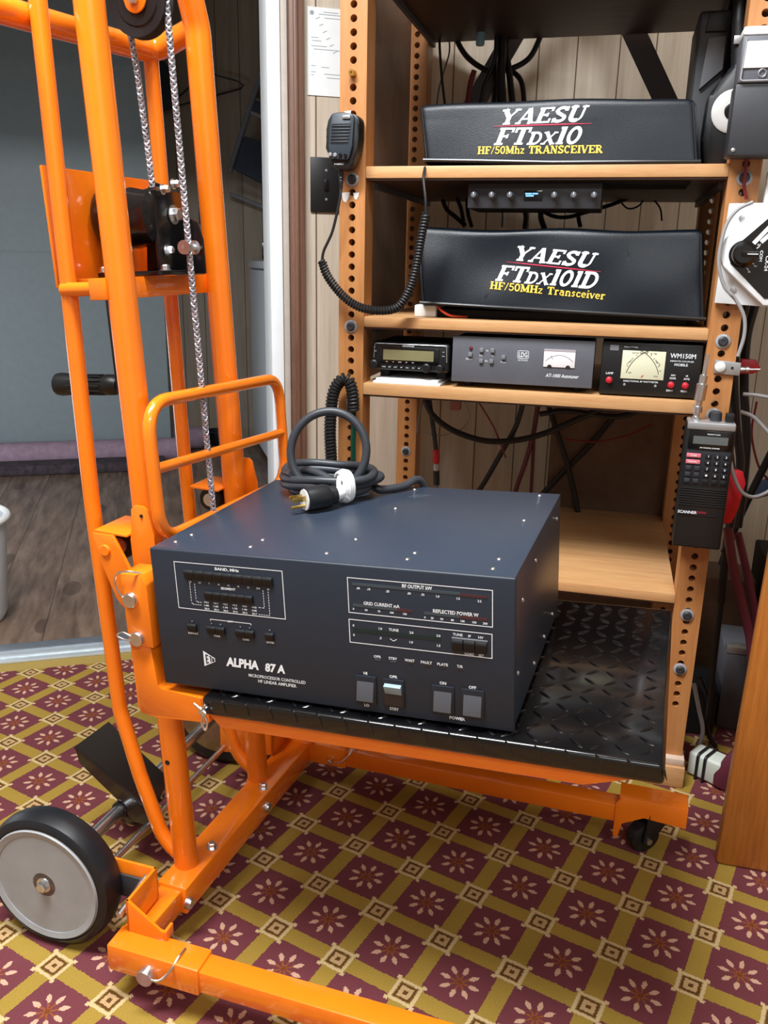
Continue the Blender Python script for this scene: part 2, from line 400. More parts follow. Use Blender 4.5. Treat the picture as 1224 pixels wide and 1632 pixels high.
M = dict(
    orange=plain('orange_paint', (255, 130, 22), 0.24, coat=0.7, var=0.03),
    black_gloss=plain('black_gloss_paint', (14, 14, 16), 0.22, coat=0.3),
    tread=plain('black_tread_plate', (9, 9, 11), 0.2, coat=0.4),
    rubber=plain('black_rubber', (22, 24, 28), 0.42),
    black=plain('black_plastic', (20, 21, 23), 0.42, bump=0.15),
    black_matte=plain('matte_black', (17, 17, 18), 0.75),
    chrome=plain('zinc_plated_steel', (222, 224, 228), 0.3, 1.0),
    disc=plain('galvanised_disc', (168, 163, 154), 0.3, 1.0, var=0.2),
    greyrim=plain('grey_plastic_rim', (160, 163, 166), 0.4),
    wire=plain('braided_wire', (186, 186, 196), 0.4, 0.7, var=0.3),
    wirecore=plain('dark_cable_core', (48, 46, 52), 0.6),
    amp=plain('slate_painted_steel', (46, 56, 70), 0.34, bump=0.12, bscale=1500, var=0.03),
    amp_face=plain('slate_front_panel', (34, 43, 56), 0.5, bump=0.15, bscale=1500, var=0.03),
    key=plain('black_key_caps', (12, 14, 18), 0.6),
    rocker=plain('grey_rocker', (80, 83, 90), 0.45),
    rocker_dark=plain('dark_brown_rocker', (46, 36, 36), 0.5),
    rocker_pale=plain('pale_blue_rocker', (146, 168, 182), 0.4),
    bezel=plain('dark_bezel', (30, 34, 42), 0.35),
    print_w=plain('white_printing', (238, 242, 246), 0.6, var=0.02),
    print_g=plain('yellow_printing', (240, 200, 70), 0.6, var=0.02),
    print_r=plain('red_printing', (205, 40, 75), 0.6, var=0.02),
    print_k=plain('black_printing', (22, 22, 22), 0.6),
    bar_grey=plain('grey_meter_window', (62, 74, 82), 0.3),
    bar_red=plain('red_meter_window', (74, 42, 50), 0.3),
    bar_green=plain('dark_green_window', (20, 42, 44), 0.3),
    vinyl=plain('black_vinyl', (10, 18, 27), 0.36, bump=0.35, bscale=700, spec=0.36),
    piping=plain('vinyl_piping', (18, 22, 27), 0.3),
    grey_unit=plain('grey_painted_case', (92, 94, 102), 0.5, bump=0.1),
    grey_dark=plain('dark_grey_case', (48, 50, 55), 0.5, bump=0.1),
    lcd=plain('grey_green_display', (132, 128, 92), 0.25),
    lcd_grey=plain('grey_display', (92, 98, 98), 0.25),
    oled_b=plain('display_glass', (10, 14, 22), 0.15),
    oled=glow('lit_blue_display', (110, 165, 235), 1.2),
    meter=plain('cream_meter_dial', (222, 222, 192), 0.5, var=0.02),
    meter_w=plain('white_meter_dial', (240, 236, 238), 0.5, var=0.02),
    red=plain('red_plastic', (196, 32, 48), 0.4),
    red_dk=plain('dark_red_plastic', (110, 26, 36), 0.5),
    pink=plain('pink_key', (226, 120, 132), 0.5),
    grey_key=plain('grey_button', (120, 122, 128), 0.5),
    white=plain('white_plastic', (232, 234, 232), 0.45, var=0.02),
    white_paint=plain('white_enamel', (238, 244, 248), 0.4, var=0.02),
    paper=plain('white_paper', (240, 244, 245), 0.8, var=0.02),
    ink=plain('faint_ink', (150, 160, 165), 0.8),
    silver=plain('silver_plastic', (176, 178, 180), 0.35, 0.6),
    clear=plain('clear_washer', (158, 160, 166), 0.2, spec=0.7),
    brass=plain('brass', (200, 170, 96), 0.3, 1.0),
    tape=plain('white_tape', (242, 242, 244), 0.5),
    grey_bar=plain('grey_steel_bar', (104, 106, 114), 0.6),
    cable=plain('black_cable', (24, 24, 27), 0.5),
    cable_grey=plain('grey_cable', (150, 150, 152), 0.5),
    cable_red=plain('red_cable', (120, 28, 36), 0.5),
    cable_maroon=plain('maroon_cable', (92, 34, 50), 0.5),
    cord_grey=plain('dark_grey_cord', (50, 54, 60), 0.42),
    green=plain('green_plastic', (10, 66, 52), 0.15),
    blue=plain('blue_plastic', (92, 124, 176), 0.5),
    shelf_wood=wood('honey_stained_pine', (188, 136, 86), (216, 170, 120), (0.7, 9, 9)),
    post_wood=wood('honey_stained_post', (168, 108, 58), (196, 138, 84), (9, 9, 0.6)),
    underside_shade=wood('painted_underside_shade', (52, 34, 28), (78, 52, 42), (1, 8, 8), 0.6),  # dark brown painting the shade beneath the shelf boards
    panel_tan=wood('tan_hardboard', (112, 88, 72), (146, 118, 98), (1, 2, 1), 0.6),
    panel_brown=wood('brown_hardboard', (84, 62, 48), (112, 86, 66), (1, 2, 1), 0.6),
    desk_wood=wood('orange_stained_oak', (152, 86, 28), (192, 120, 50), (12, 12, 0.5), 0.4, 0.3),
    trim_brown=wood('brown_door_trim', (92, 62, 48), (128, 94, 76), (8, 8, 0.6), 0.5),
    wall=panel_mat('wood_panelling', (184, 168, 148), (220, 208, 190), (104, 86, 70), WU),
    wall_back=panel_mat('dimmed_back_panelling', (128, 116, 102), (160, 148, 132), (66, 56, 48), WU),  # same panelling as the doorway wall, its colour darkened for the dimmer room
    door_grey=plain('grey_white_door', (136, 148, 152), 0.55, var=0.04),
    appliance=plain('white_enamelled_steel', (208, 214, 220), 0.35, var=0.02),
    ceiling=plain('white_ceiling', (225, 225, 222), 0.9, var=0.03),
    roomwall=plain('pale_wall', (190, 186, 178), 0.8, var=0.03),
    mauve=plain('mauve_cloth', (150, 126, 142), 0.95, bump=0.4, bscale=300, var=0.15),
    lace=plain('dark_woven_rug', (62, 52, 58), 0.95, bump=0.5, bscale=200, var=0.5),
    alu=plain('aluminium_strip', (216, 226, 232), 0.35, 0.5),
    alu_dk=plain('grey_strip', (140, 148, 158), 0.4, 0.6),
    slate=plain('dark_slate_cloth', (44, 52, 66), 0.8, var=0.15),
    olive=plain('olive_board', (92, 96, 62), 0.7),
    carpet=carpet_mat(), planks=plank_floor())

# ------------------------------------------------------------------ the room
def wbox(mb, u0, u1, v0, v1, z0, z1, bev=0.0):
    return mb.box((u0, v0, z0), (u1, v1, z1), bev)
def pw(px, pv, v):
    d = ray((px, pv)); n = np.array(WN)
    return Vector(EYE + d * ((WD + v - n @ EYE) / (n @ d)))
DO0, DO1 = -0.95, 0.271
mb = MB(WF); mb.poly([(-2.7, -4.2, 0), (2.3, -4.2, 0), (2.3, 0.0, 0), (-2.7, 0.0, 0)])
struct(mb.build('floor', M['carpet'], loc=(0, 0, 0)))
mb = MB(WF); mb.poly([(-1.8, 0.0, 0.0), (1.2, 0.0, 0.0), (1.2, 2.5, 0.0), (-1.8, 2.5, 0.0)])
struct(mb.build('floor', M['planks'], loc=(0, 0, 0)))
mb = MB(WF)
wbox(mb, -2.7, DO0, 0, 0.1, 0, 2.3); wbox(mb, DO1, 2.3, 0, 0.1, 0, 2.3); wbox(mb, DO0, DO1, 0, 0.1, 1.92, 2.3)
struct(mb.build('wall_back', M['wall'], loc=(0, 0, 0)))
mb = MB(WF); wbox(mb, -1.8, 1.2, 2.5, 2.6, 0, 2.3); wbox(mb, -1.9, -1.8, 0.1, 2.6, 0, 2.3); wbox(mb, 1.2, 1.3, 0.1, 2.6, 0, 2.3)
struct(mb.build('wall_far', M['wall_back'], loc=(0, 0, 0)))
mb = MB(WF); wbox(mb, -2.8, 2.4, -4.3, 0, 2.3, 2.4); wbox(mb, -1.9, 1.3, 0, 2.6, 2.3, 2.4)
struct(mb.build('ceiling', M['ceiling'], loc=(0, 0, 0)))
mb = MB(WF); wbox(mb, -2.8, -2.7, -4.2, 0.1, 0, 2.3); struct(mb.build('wall_left', M['roomwall'], loc=(0, 0, 0)))
mb = MB(WF); wbox(mb, 2.3, 2.4, -4.2, 0.1, 0, 2.3); struct(mb.build('wall_right', M['roomwall'], loc=(0, 0, 0)))
mb = MB(WF); wbox(mb, -2.7, 2.3, -4.3, -4.2, 0, 2.3); struct(mb.build('wall_front', M['roomwall'], loc=(0, 0, 0)))
# door trim
mb = MB(WF); wbox(mb, DO1 - 0.001, 0.298, -0.014, 0.1, 0, 2.0, 0.002); wbox(mb, DO0 - 0.03, DO0, -0.014, 0.1, 0, 2.0, 0.002)
wbox(mb, DO0 - 0.03, 0.298, -0.014, 0.1, 1.92, 1.96, 0.002)
struct(mb.build('trim_1', M['white_paint'], loc=(0, 0, 0)))
mb = MB(WF); wbox(mb, 0.299, 0.314, -0.010, 0, 0, 2.02, 0.003); struct(mb.build('trim_2', plain('beige_trim', (186, 176, 166), 0.6), loc=(0, 0, 0)))
mb = MB(WF); wbox(mb, 0.315, 0.349, -0.022, 0, 0, 2.05, 0.006); wbox(mb, 0.324, 0.334, -0.028, -0.018, 0, 2.05, 0.003)
struct(mb.build('trim_3', M['trim_brown'], loc=(0, 0, 0)))
# threshold strips
mb = MB(WF); wbox(mb, DO0, DO1, -0.012, 0.048, 0, 0.007, 0.002); wbox(mb, DO0, DO1, 0.010, 0.018, 0.006, 0.011, 0.001)
struct(mb.build('trim_4', M['alu'], loc=(0, 0, 0)))
mb = MB(WF); wbox(mb, DO0, DO1, 0.048, 0.085, 0, 0.009, 0.002)
struct(mb.build('trim_5', M['alu_dk'], loc=(0, 0, 0)))
# grey-white tall panel in the back room
mb = MB(WF); wbox(mb, -1.79, 0.076, 2.12, 2.49, 0, 2.2, 0.004); mb.box((-0.9, 2.117, 0.93), (-0.16, 2.121, 0.934))
struct(mb.build('door_1', M['door_grey'], loc=(0, 0, 0)))

# ------------------------------------------------------------------ wooden rack with drilled posts
def post(mb, x0, x1, y0, y1, z0, z1, zs, r=0.0058):
    cx = (x0 + x1) / 2; zs = sorted(zs)
    b = [z0] + [(a + c) / 2 for a, c in zip(zs, zs[1:])] + [z1]
    # keep every cell tight round its hole, plain quads between
    cells = []
    for i, z in enumerate(zs):
        lo = max(b[i], z - 0.0105); hi = min(b[i + 1], z + 0.0105); cells.append((lo, hi, z))
    for y, flip in ((y0, 0), (y1, 1)):
        cur = z0
        for lo, hi, z in cells:
            if lo - cur > 1e-5: mb.poly([(x0, y, cur), (x1, y, cur), (x1, y, lo), (x0, y, lo)])
            cur = hi
            hw, hh0, hh1 = (x1 - x0) / 2, z - lo, hi - z
            an = sorted([2 * PI * k / 16 for k in range(16)] + [a % (2 * PI) for a in (math.atan2(hh1, hw), math.atan2(hh1, -hw), math.atan2(-hh0, -hw), math.atan2(-hh0, hw))])
            I = []; O = []
            for a in an:
                ca, sa = math.cos(a), math.sin(a)
                I.append(mb.v((cx + r * ca, y, z + r * sa)))
                k = min(hw / abs(ca) if abs(ca) > 1e-9 else 9, (hh1 if sa > 0 else hh0) / abs(sa) if abs(sa) > 1e-9 else 9)
                O.append(mb.v((cx + k * ca, y, z + k * sa)))
            n = len(an)
            for k in range(n): mb.face([I[k], I[(k + 1) % n], O[(k + 1) % n], O[k]])
        if z1 - cur > 1e-5: mb.poly([(x0, y, cur), (x1, y, cur), (x1, y, z1), (x0, y, z1)])
    for z in zs:
        for k in range(16):
            a, c = 2 * PI * k / 16, 2 * PI * (k + 1) / 16
            mb.poly([(cx + r * math.cos(a), y0, z + r * math.sin(a)), (cx + r * math.cos(c), y0, z + r * math.sin(c)), (cx + r * math.cos(c), y1, z + r * math.sin(c)), (cx + r * math.cos(a), y1, z + r * math.sin(a))])
    for x in (x0, x1): mb.poly([(x, y0, z0), (x, y1, z0), (x, y1, z1), (x, y0, z1)])
    for z in (z0, z1): mb.poly([(x0, y0, z), (x1, y0, z), (x1, y1, z), (x0, y1, z)])
    bmesh.ops.remove_doubles(mb.bm, verts=mb.bm.verts, dist=1e-6)
SY0, SY1 = 1.472, 1.93
LX0, LX1, RX0, RX1 = -0.471, -0.425, 0.151, 0.197
ZH = 2.0
rack = thing('shelving_rack', (-0.137, 1.70, 0), 'honey-brown wooden shelving rack with drilled corner posts holding the radios', 'shelf')
hz = [1.053 + 0.0203 * k for k in range(-46, 30)]
for nm, x0, x1, y0 in (('post', LX0, LX1, SY0), ('post', RX0, RX1, SY0), ('post', LX0, LX1, SY1), ('post', RX0, RX1, SY1)):
    mb = MB(); z0 = 0.056
    lo = 0.145 if x0 > 0 else 0.26
    post(mb, x0, x1, y0, y0 + 0.05, z0, ZH, [z for z in hz if lo < z < 1.64])
    mb.build(nm, M['post_wood'], rack)
for z, th in ((1.074, 0.022), (0.827, 0.021), (0.710, 0.024), (0.371, 0.021), (1.394, 0.022)):
    mb = MB(); mb.box((LX1, SY0 + 0.001, z - th + 0.003), (RX0, SY1 + 0.05, z), 0.0015); sb_ = mb.build('shelf_board', M['shelf_wood'], rack)
    mb = MB(); mb.box((LX1 + 0.001, SY0 + 0.004, z - th), (RX0 - 0.001, SY1 + 0.05, z - th + 0.003)); mb.build('underside_shade_sheet', M['underside_shade'], sb_)  # added dark sheet that paints shade under each board
for x in (0.137, -0.46):
    mb = MB(); mb.box((x, SY0 - 0.02, 0), (x + 0.066, SY1 + 0.06, 0.042), 0.002); mb.build('base_runner', M['shelf_wood'], rack)
    mb = MB(); mb.box((x + 0.002, SY0 - 0.014, 0.042), (x + 0.064, SY1 + 0.055, 0.056), 0.002); mb.build('base_pad', plain('pale_pad', (214, 190, 172), 0.7), rack)
for x in (-0.463, 0.185):
    mb = MB(); mb.box((x, SY0 + 0.05, 0.70), (x + 0.005, SY1 - 0.012, 1.98)); mb.build('side_panel', M['panel_tan'], rack)
for x in (-0.4249, 0.1439):
    for z in (1.0515, 1.3715, 0.8055):
        mb = MB(); mb.box((x, SY0 + 0.055, z - 0.010), (x + 0.007, SY1 + 0.045, z)); mb.build('shelf_cleat', M['grey_unit'], rack)
def bolt(x, y, z, par, head=0.0078, wash=0.0115):
    mb = MB(); mb.lathe([(wash, 0), (wash, 0.0018), (wash * 0.8, 0.003), (wash * 0.55, 0.003)], (x, y, z), (0, -1, 0), 20)
    o = mb.build('clear_washer', M['clear'], par)
    mb = MB(); mb.lathe([(head, 0.002), (head, 0.005), (head * 0.7, 0.0068), (0.0025, 0.0068), (0.0022, 0.006)], (x, y, z), (0, -1, 0), 16)
    mb.build('bolt', M['grey_dark'], par)
for z in (1.053, 0.809): bolt(-0.448, SY0, z, rack)
for z in (1.053, 0.809, 0.690, 0.335, 0.230): bolt(0.174, SY0, z, rack)
bolt(-0.448, SY1, 0.488, rack)
mb = MB(); mb.lathe([(0.0055, 0), (0.0055, 0.010), (0.0045, 0.012), (0.0018, 0.012), (0.0015, 0.008)], (-0.448, SY0, 1.2154), (0, -1, 0), 18); mb.build('brass_plug', M['brass'], rack)
# flaked paint patches under the microphone
for x, z, s in ((-0.458, 1.028, 1.0), (-0.440, 1.029, 0.7), (-0.456, 1.156, 0.8)):
    mb = MB(); mb.prism([(x + s * a, z + s * b) for a, b in ((-.009, .004), (.006, .005), (.004, -.004), (-.001, -.012), (-.006, -.009))], 1, SY0 - 0.0006, SY0)
    mb.build('paint_flake', M['white'], rack)
mb = MB(); mb.box((-.115, 1.984, .06), (.19, 1.990, .70)); mb.build('added_dark_panel', M['panel_brown'], rack)  # added panel that darkens the lower right back of the rack
# steel brace bars across the back
for a, b in (((-0.40, 2.0, 1.14), (-0.13, 2.0, 1.60)), ((0.13, 2.0, 1.14), (-0.14, 2.005, 1.60))):
    a, b = Vector(a), Vector(b); d = (b - a).normalized(); n = Vector((d.z, 0, -d.x)) * 0.022
    mb = MB(); mb.prism([((a + n).x, (a + n).z), ((b + n).x, (b + n).z), ((b - n).x, (b - n).z), ((a - n).x, (a - n).z)], 1, a.y, a.y + 0.004); mb.build('brace_bar', M['grey_bar'], rack)

# ------------------------------------------------------------------ vinyl dust covers with serif lettering
SER = 0.16
def G(ch):
    """stroke glyphs with slab serifs: list of (polyline, width); cap height 1"""
    k, t = 0.24, 0.12
    def arc(cx, cy, rx, ry, a0, a1, n=10): return [(cx + rx * math.cos(math.radians(a0 + (a1 - a0) * i / n)), cy + ry * math.sin(math.radians(a0 + (a1 - a0) * i / n))) for i in range(n + 1)]
    def sf(x, y, w=0.2): return ([(x - w, y), (x + w, y)], t)
    lo, hi = t / 2, 1 - t / 2
    g = {
        'Y': (0.95, [([(0.1, 1), (0.47, 0.45)], k), ([(0.85, 1), (0.47, 0.45)], t), ([(0.47, 0.5), (0.47, 0)], k), sf(0.47, lo), sf(0.14, hi, .19), sf(0.82, hi, .16)]),
        'A': (1.0, [([(0.14, 0), (0.5, 1)], t), ([(0.5, 1), (0.84, 0)], k), ([(0.24, 0.32), (0.72, 0.32)], t), sf(0.15, lo, .15), sf(0.84, lo, .18)]),
        'E': (0.9, [([(0.24, 0), (0.24, 1)], k), ([(0.06, lo), (0.84, lo)], t), ([(0.06, hi), (0.82, hi)], t), ([(0.24, 0.52), (0.6, 0.52)], t), ([(0.8, 0), (0.8, 0.28)], t), ([(0.78, 1), (0.78, 0.74)], t), ([(0.6, 0.4), (0.6, 0.64)], t * .8)]),
        'F': (0.86, [([(0.24, 0), (0.24, 1)], k), ([(0.04, lo), (0.48, lo)], t), ([(0.06, hi), (0.82, hi)], t), ([(0.24, 0.5), (0.58, 0.5)], t), ([(0.78, 1), (0.78, 0.72)], t), ([(0.58, 0.38), (0.58, 0.62)], t * .8)]),
        'T': (0.9, [([(0.45, 0), (0.45, 1)], k), sf(0.45, lo, .22), ([(0.06, hi), (0.84, hi)], t), ([(0.1, 1), (0.1, 0.7)], t), ([(0.8, 1), (0.8, 0.7)], t)]),
        'S': (0.8, [(arc(0.4, 0.73, 0.25, 0.2, 20, 180, 8) + [(0.25, 0.6), (0.5, 0.45)] + arc(0.4, 0.27, 0.27, 0.2, 30, -170, 9), 0.19), ([(0.67, 1), (0.67, 0.72)], t), ([(0.12, 0), (0.12, 0.28)], t)]),
        'U': (0.98, [([(0.22, 1), (0.22, 0.35)] + arc(0.47, 0.34, 0.25, 0.26, 180, 290, 8), k), (arc(0.49, 0.34, 0.28, 0.27, 280, 360, 6) + [(0.77, 1)], t), sf(0.22, hi, .2), sf(0.78, hi, .17)]),
        'D': (0.98, [([(0.22, 0), (0.22, 1)], k), ([(0.04, lo), (0.45, lo)] + arc(0.45, 0.5, 0.36, 0.44, -90, 90, 12) + [(0.04, hi)], 0.17)]),
        'X': (0.95, [([(0.14, 1), (0.8, 0)], k), ([(0.8, 1), (0.14, 0)], t), sf(0.15, lo, .16), sf(0.8, lo, .17), sf(0.15, hi, .17), sf(0.8, hi, .15)]),
        '1': (0.5, [([(0.26, 0), (0.26, 1)], k), ([(0.08, lo), (0.44, lo)], t), ([(0.08, hi), (0.28, hi)], t)]),
        '0': (0.74, [(arc(0.37, 0.5, 0.26, 0.43, 0, 360, 20), 0.17)]),
        'H': (1.0, [([(0.22, 0), (0.22, 1)], k), ([(0.78, 0), (0.78, 1)], k), ([(0.22, 0.5), (0.78, 0.5)], t), sf(.22, lo), sf(.78, lo), sf(.22, hi), sf(.78, hi)]),
        '/': (0.5, [([(0.06, 0), (0.44, 1)], 0.1)]),
        '5': (0.72, [([(0.6, hi), (0.2, hi), (0.17, 0.56)] + arc(0.34, 0.33, 0.26, 0.26, 110, -150, 10), 0.14)]),
        'M': (1.2, [([(0.2, 0), (0.2, 1)], t), ([(0.2, 1), (0.6, 0.1)], k), ([(0.6, 0.1), (0.98, 1)], t), ([(0.98, 0), (0.98, 1)], k), sf(.2, lo, .16), sf(.98, lo, .19), sf(.14, hi, .14), sf(1.02, hi, .15)]),
        'z': (0.62, [([(0.1, 0.62), (0.52, 0.62), (0.1, lo), (0.54, lo)], t)]),
        'h': (0.78, [([(0.2, 0), (0.2, 1)], 0.18), ([(0.2, 0.5)] + arc(0.42, 0.45, 0.18, 0.18, 150, 0, 6) + [(0.6, 0)], 0.15), sf(.2, lo, .15), sf(.6, lo, .14), ([(0.06, hi), (.2, hi)], t)]),
        'R': (1.0, [([(0.22, 0), (0.22, 1)], k), ([(0.04, hi), (0.45, hi)] + arc(0.45, 0.73, 0.24, 0.2, 90, -90, 8) + [(0.22, 0.52)], 0.15), ([(0.45, 0.5), (0.85, 0)], k), sf(.22, lo), sf(.86, lo, .12)]),
        'N': (1.0, [([(0.2, 0), (0.2, 1)], t), ([(0.2, 1), (0.8, 0)], k), ([(0.8, 0), (0.8, 1)], t), sf(.2, lo, .17), sf(.14, hi, .14), sf(.8, hi, .17)]),
        'C': (0.85, [(arc(0.44, 0.5, 0.3, 0.42, 50, 310, 14), 0.18), ([(0.7, 1), (0.7, 0.68)], t)]),
        'I': (0.5, [([(0.25, 0), (0.25, 1)], k), sf(.25, lo, .2), sf(.25, hi, .2)]),
        'V': (0.95, [([(0.14, 1), (0.47, 0)], k), ([(0.47, 0), (0.82, 1)], t), sf(.14, hi, .18), sf(.82, hi, .15)]),
        'r': (0.62, [([(0.2, 0), (0.2, 0.68)], 0.18), ([(0.2, 0.45), (0.34, 0.64), (0.52, 0.6)], 0.15), sf(.2, lo, .16), ([(0.06, .62), (.2, .62)], t)]),
        'a': (0.68, [(arc(0.3, 0.24, 0.2, 0.18, 0, 360, 12), 0.12), ([(0.14, 0.6), (0.34, 0.66), (0.5, 0.55), (0.5, 0)], 0.16), ([(0.5, lo), (.62, lo)], t)]),
        'n': (0.78, [([(0.2, 0), (0.2, 0.68)], 0.18), ([(0.2, 0.5)] + arc(0.42, 0.45, 0.18, 0.18, 150, 0, 6) + [(0.6, 0)], 0.16), sf(.2, lo, .15), sf(.6, lo, .14)]),
        's': (0.58, [([(0.46, 0.56), (0.28, 0.64), (0.14, 0.5), (0.42, 0.26), (0.3, 0.06), (0.1, 0.12)], 0.13)]),
        'c': (0.62, [(arc(0.34, 0.34, 0.22, 0.28, 40, 320, 12), 0.15)]),
        'e': (0.64, [([(0.12, 0.36), (0.54, 0.36)], 0.1), (arc(0.33, 0.34, 0.22, 0.28, 0, 310, 14), 0.14)]),
        'i': (0.4, [([(0.2, 0), (0.2, 0.66)], 0.18), sf(.2, lo, .16), ([(0.2, 0.84), (0.2, 0.98)], 0.18), ([(0.06, .62), (.2, .62)], t)]),
        'v': (0.66, [([(0.1, 0.66), (0.33, 0)], 0.17), ([(0.33, 0), (0.56, 0.66)], 0.1), sf(.1, .62, .12), sf(.56, .62, .1)]),
        ' ': (0.5, []),
    }
    return g[ch]
def serif(mb, s, org, right, up, h, w, shear, fn=None, small=()):
    """letters built from ribbons; `small` = indexes drawn at 0.72 height"""
    adv = 0; quads = []
    for i, ch in enumerate(s):
        aw, st = G(ch); sc = 0.72 if i in small else 1.0
        for pl, wd in st:
            for (a, b) in zip(pl, pl[1:]):
                dx, dy = b[0] - a[0], b[1] - a[1]; L = math.hypot(dx, dy) or 1
                ux, uy = dx / L, dy / L; e = wd * 0.22 if len(pl) > 2 else 0
                nx, ny = -uy * wd / 2, ux * wd / 2
                q = [(a[0] - ux * e + nx, a[1] - uy * e + ny), (b[0] + ux * e + nx, b[1] + uy * e + ny), (b[0] + ux * e - nx, b[1] + uy * e - ny), (a[0] - ux * e - nx, a[1] - uy * e - ny)]
                quads.append([(adv + x * sc, y * sc) for x, y in q])
        adv += aw * sc
    O, R_, U = Vector(org), Vector(right), Vector(up)
    sx = w / adv
    for qi, q in enumerate(quads):
        P = [O + R_ * ((x - adv / 2) * sx + shear * h * (y - 0.5)) + U * ((y - 0.5) * h) for x, y in q]
        P = [fn(p) if fn else p for p in P]
        mb.poly([p + Vector((0, -0.00004 * (qi % 7), 0)) for p in P])

def dust_cover(label, x0, x1, z0, z1, y0, y1, shape, lines, name='dust_cover'):
    root = thing(name, ((x0 + x1) / 2, (y0 + y1) / 2, z0), label, 'dust cover', 'black vinyl dust covers on the rack')
    nx, ny, nz = 96, 14, 36; rad = 0.012
    def P(a, b, c):     # unit cube -> rounded, shaped
        x, y, z = x0 + (x1 - x0) * a, y0 + (y1 - y0) * b, z0 + (z1 - z0) * c
        q = Vector((min(max(x, x0 + rad), x1 - rad), min(max(y, y0 + rad), y1 - rad), min(max(z, z0 + 0.0005), z1 - rad)))
        d = Vector((x, y, z)) - q
        if d.length > 1e-9: q = q + d.normalized() * min(rad, d.length if (d.x != 0) + (d.y != 0) + (d.z != 0) == 1 else rad)
        return shape(q)
    mb = MB()
    def gridf(f, n, m):
        V = [[mb.v(f(i / n, j / m)) for j in range(m + 1)] for i in range(n + 1)]
        for i in range(n):
            for j in range(m): mb.face([V[i][j], V[i + 1][j], V[i + 1][j + 1], V[i][j + 1]])
    gridf(lambda s, t: P(s, 0, t), nx, nz); gridf(lambda s, t: P(s, 1, t), nx, nz)
    gridf(lambda s, t: P(0, s, t), ny, nz); gridf(lambda s, t: P(1, s, t), ny, nz); gridf(lambda s, t: P(s, t, 1), nx, ny)
    bmesh.ops.remove_doubles(mb.bm, verts=mb.bm.verts, dist=2e-4)
    mb.build('cover_body', M['vinyl'], root, ang=60)
    mb = MB()
    mb.tube([shape(Vector((x0 + (x1 - x0) * k / 30, y0 - 0.0005, z0 + 0.004))) for k in range(31)], 0.0028, 8)
    mb.tube([shape(Vector((x1 - 0.006, y0 - 0.0, z0 + 0.004 + (z1 - z0 - 0.012) * k / 10))) for k in range(11)], 0.0022, 8)
    mb.tube([shape(Vector((x0 + 0.006, y0 - 0.0, z0 + 0.004 + (z1 - z0 - 0.012) * k / 10))) for k in range(11)], 0.0022, 8)
    mb.build('piping', M['piping'], root)
    def on(p):
        g = Vector((p.x, y0, p.z))
        for _ in range(6):
            q = shape(g); g = Vector((g.x + p.x - q.x, y0, g.z + p.z - q.z))
        q = shape(g); return Vector((p.x, q.y - 0.0010, p.z))
    for mat, items in lines.items():
        mb = MB()
        for it in items:
            if it[0] == 'line':
                (_, a, b, c, d, w) = it
                n = 12
                for k in range(n):
                    p, q = (a + (c - a) * k / n, b + (d - b) * k / n), (a + (c - a) * (k + 1) / n, b + (d - b) * (k + 1) / n)
                    tw = w * (0.25 + 0.75 * min(1, 4 * min((k + .5) / n, 1 - (k + .5) / n)))
                    mb.poly([on(Vector((p[0], 0, p[1] - tw / 2))), on(Vector((q[0], 0, q[1] - tw / 2))), on(Vector((q[0], 0, q[1] + tw / 2))), on(Vector((p[0], 0, p[1] + tw / 2)))])
            else:
                (_, s, cx, cz, h, w, sl, shear, small) = it
                r = Vector((math.cos(sl), 0, math.sin(sl))); u = Vector((-math.sin(sl), 0, math.cos(sl)))
                serif(mb, s, (cx, 0, cz), r, u, h, w, shear, on, small)
        mb.build('lettering', M[mat], root)
    return root
def wr(p, k, amp):   # soft folds
    return amp * (math.sin(p.x * 17 + p.z * 30 + k) * 0.6 + math.sin(p.x * 31 - p.z * 44 + 2 * k) * 0.4)
def shp10(p):
    f = min(1, max(0, (1.55 - p.y) / 0.06)); t = (p.z - 1.078) / 0.1; s = (p.x + 0.12) / 0.22
    y = p.y + f * (0.016 * t - 0.004 * (1 - s * s) + wr(p, 1.0, 0.0009) + 0.004 * max(0, t - 0.7) * math.cos(s * 3))
    z = p.z + t * (0.004 * math.cos(s * 2.4) - 0.002) + (1 - t) * 0.006 * max(0, -s) + 0.002 * t * wr(p, 3, 1)
    x = p.x + (0.006 - 0.016 * t) * (1 if s > 0 else 1.0) * (abs(s) > 0.5)
    return Vector((x, y, z))
dust_cover('slimmer black vinyl dust cover with white and yellow lettering on the upper shelf', -0.336, 0.104, 1.0752, 1.176, 1.49, 1.80, shp10, {
    'print_w': [('t', 'YAESU', -0.137, 1.1505, 0.0235, 0.136, 0.025, 0.42, ()), ('t', 'FTDX10', -0.142, 1.1195, 0.0265, 0.136, 0.0, 0.34, (2, 3))],
    'print_r': [('line', -0.216, 1.1352, -0.060, 1.137, 0.0018)],
    'print_g': [('t', 'HF/50Mhz TRANSCEIVER', -0.139, 1.0985, 0.0120, 0.200, 0.0, 0.0, ())]})
def shp101(p):
    f = min(1, max(0, (1.56 - p.y) / 0.06)); t = (p.z - 0.842) / 0.135; s = (p.x + 0.1) / 0.235
    y = p.y + f * (0.020 * t - 0.006 * (1 - s * s) + wr(p, 2.2, 0.0030))
    z = p.z - t * 0.004 * (1 - s * s) + 0.003 * t * wr(p, 5, 1) + (1 - t) * (0.011 - 0.011 * (s + 1) / 2)
    x = p.x + (0.007 - 0.016 * t) * (abs(s) > 0.5)
    return Vector((x, y, z))
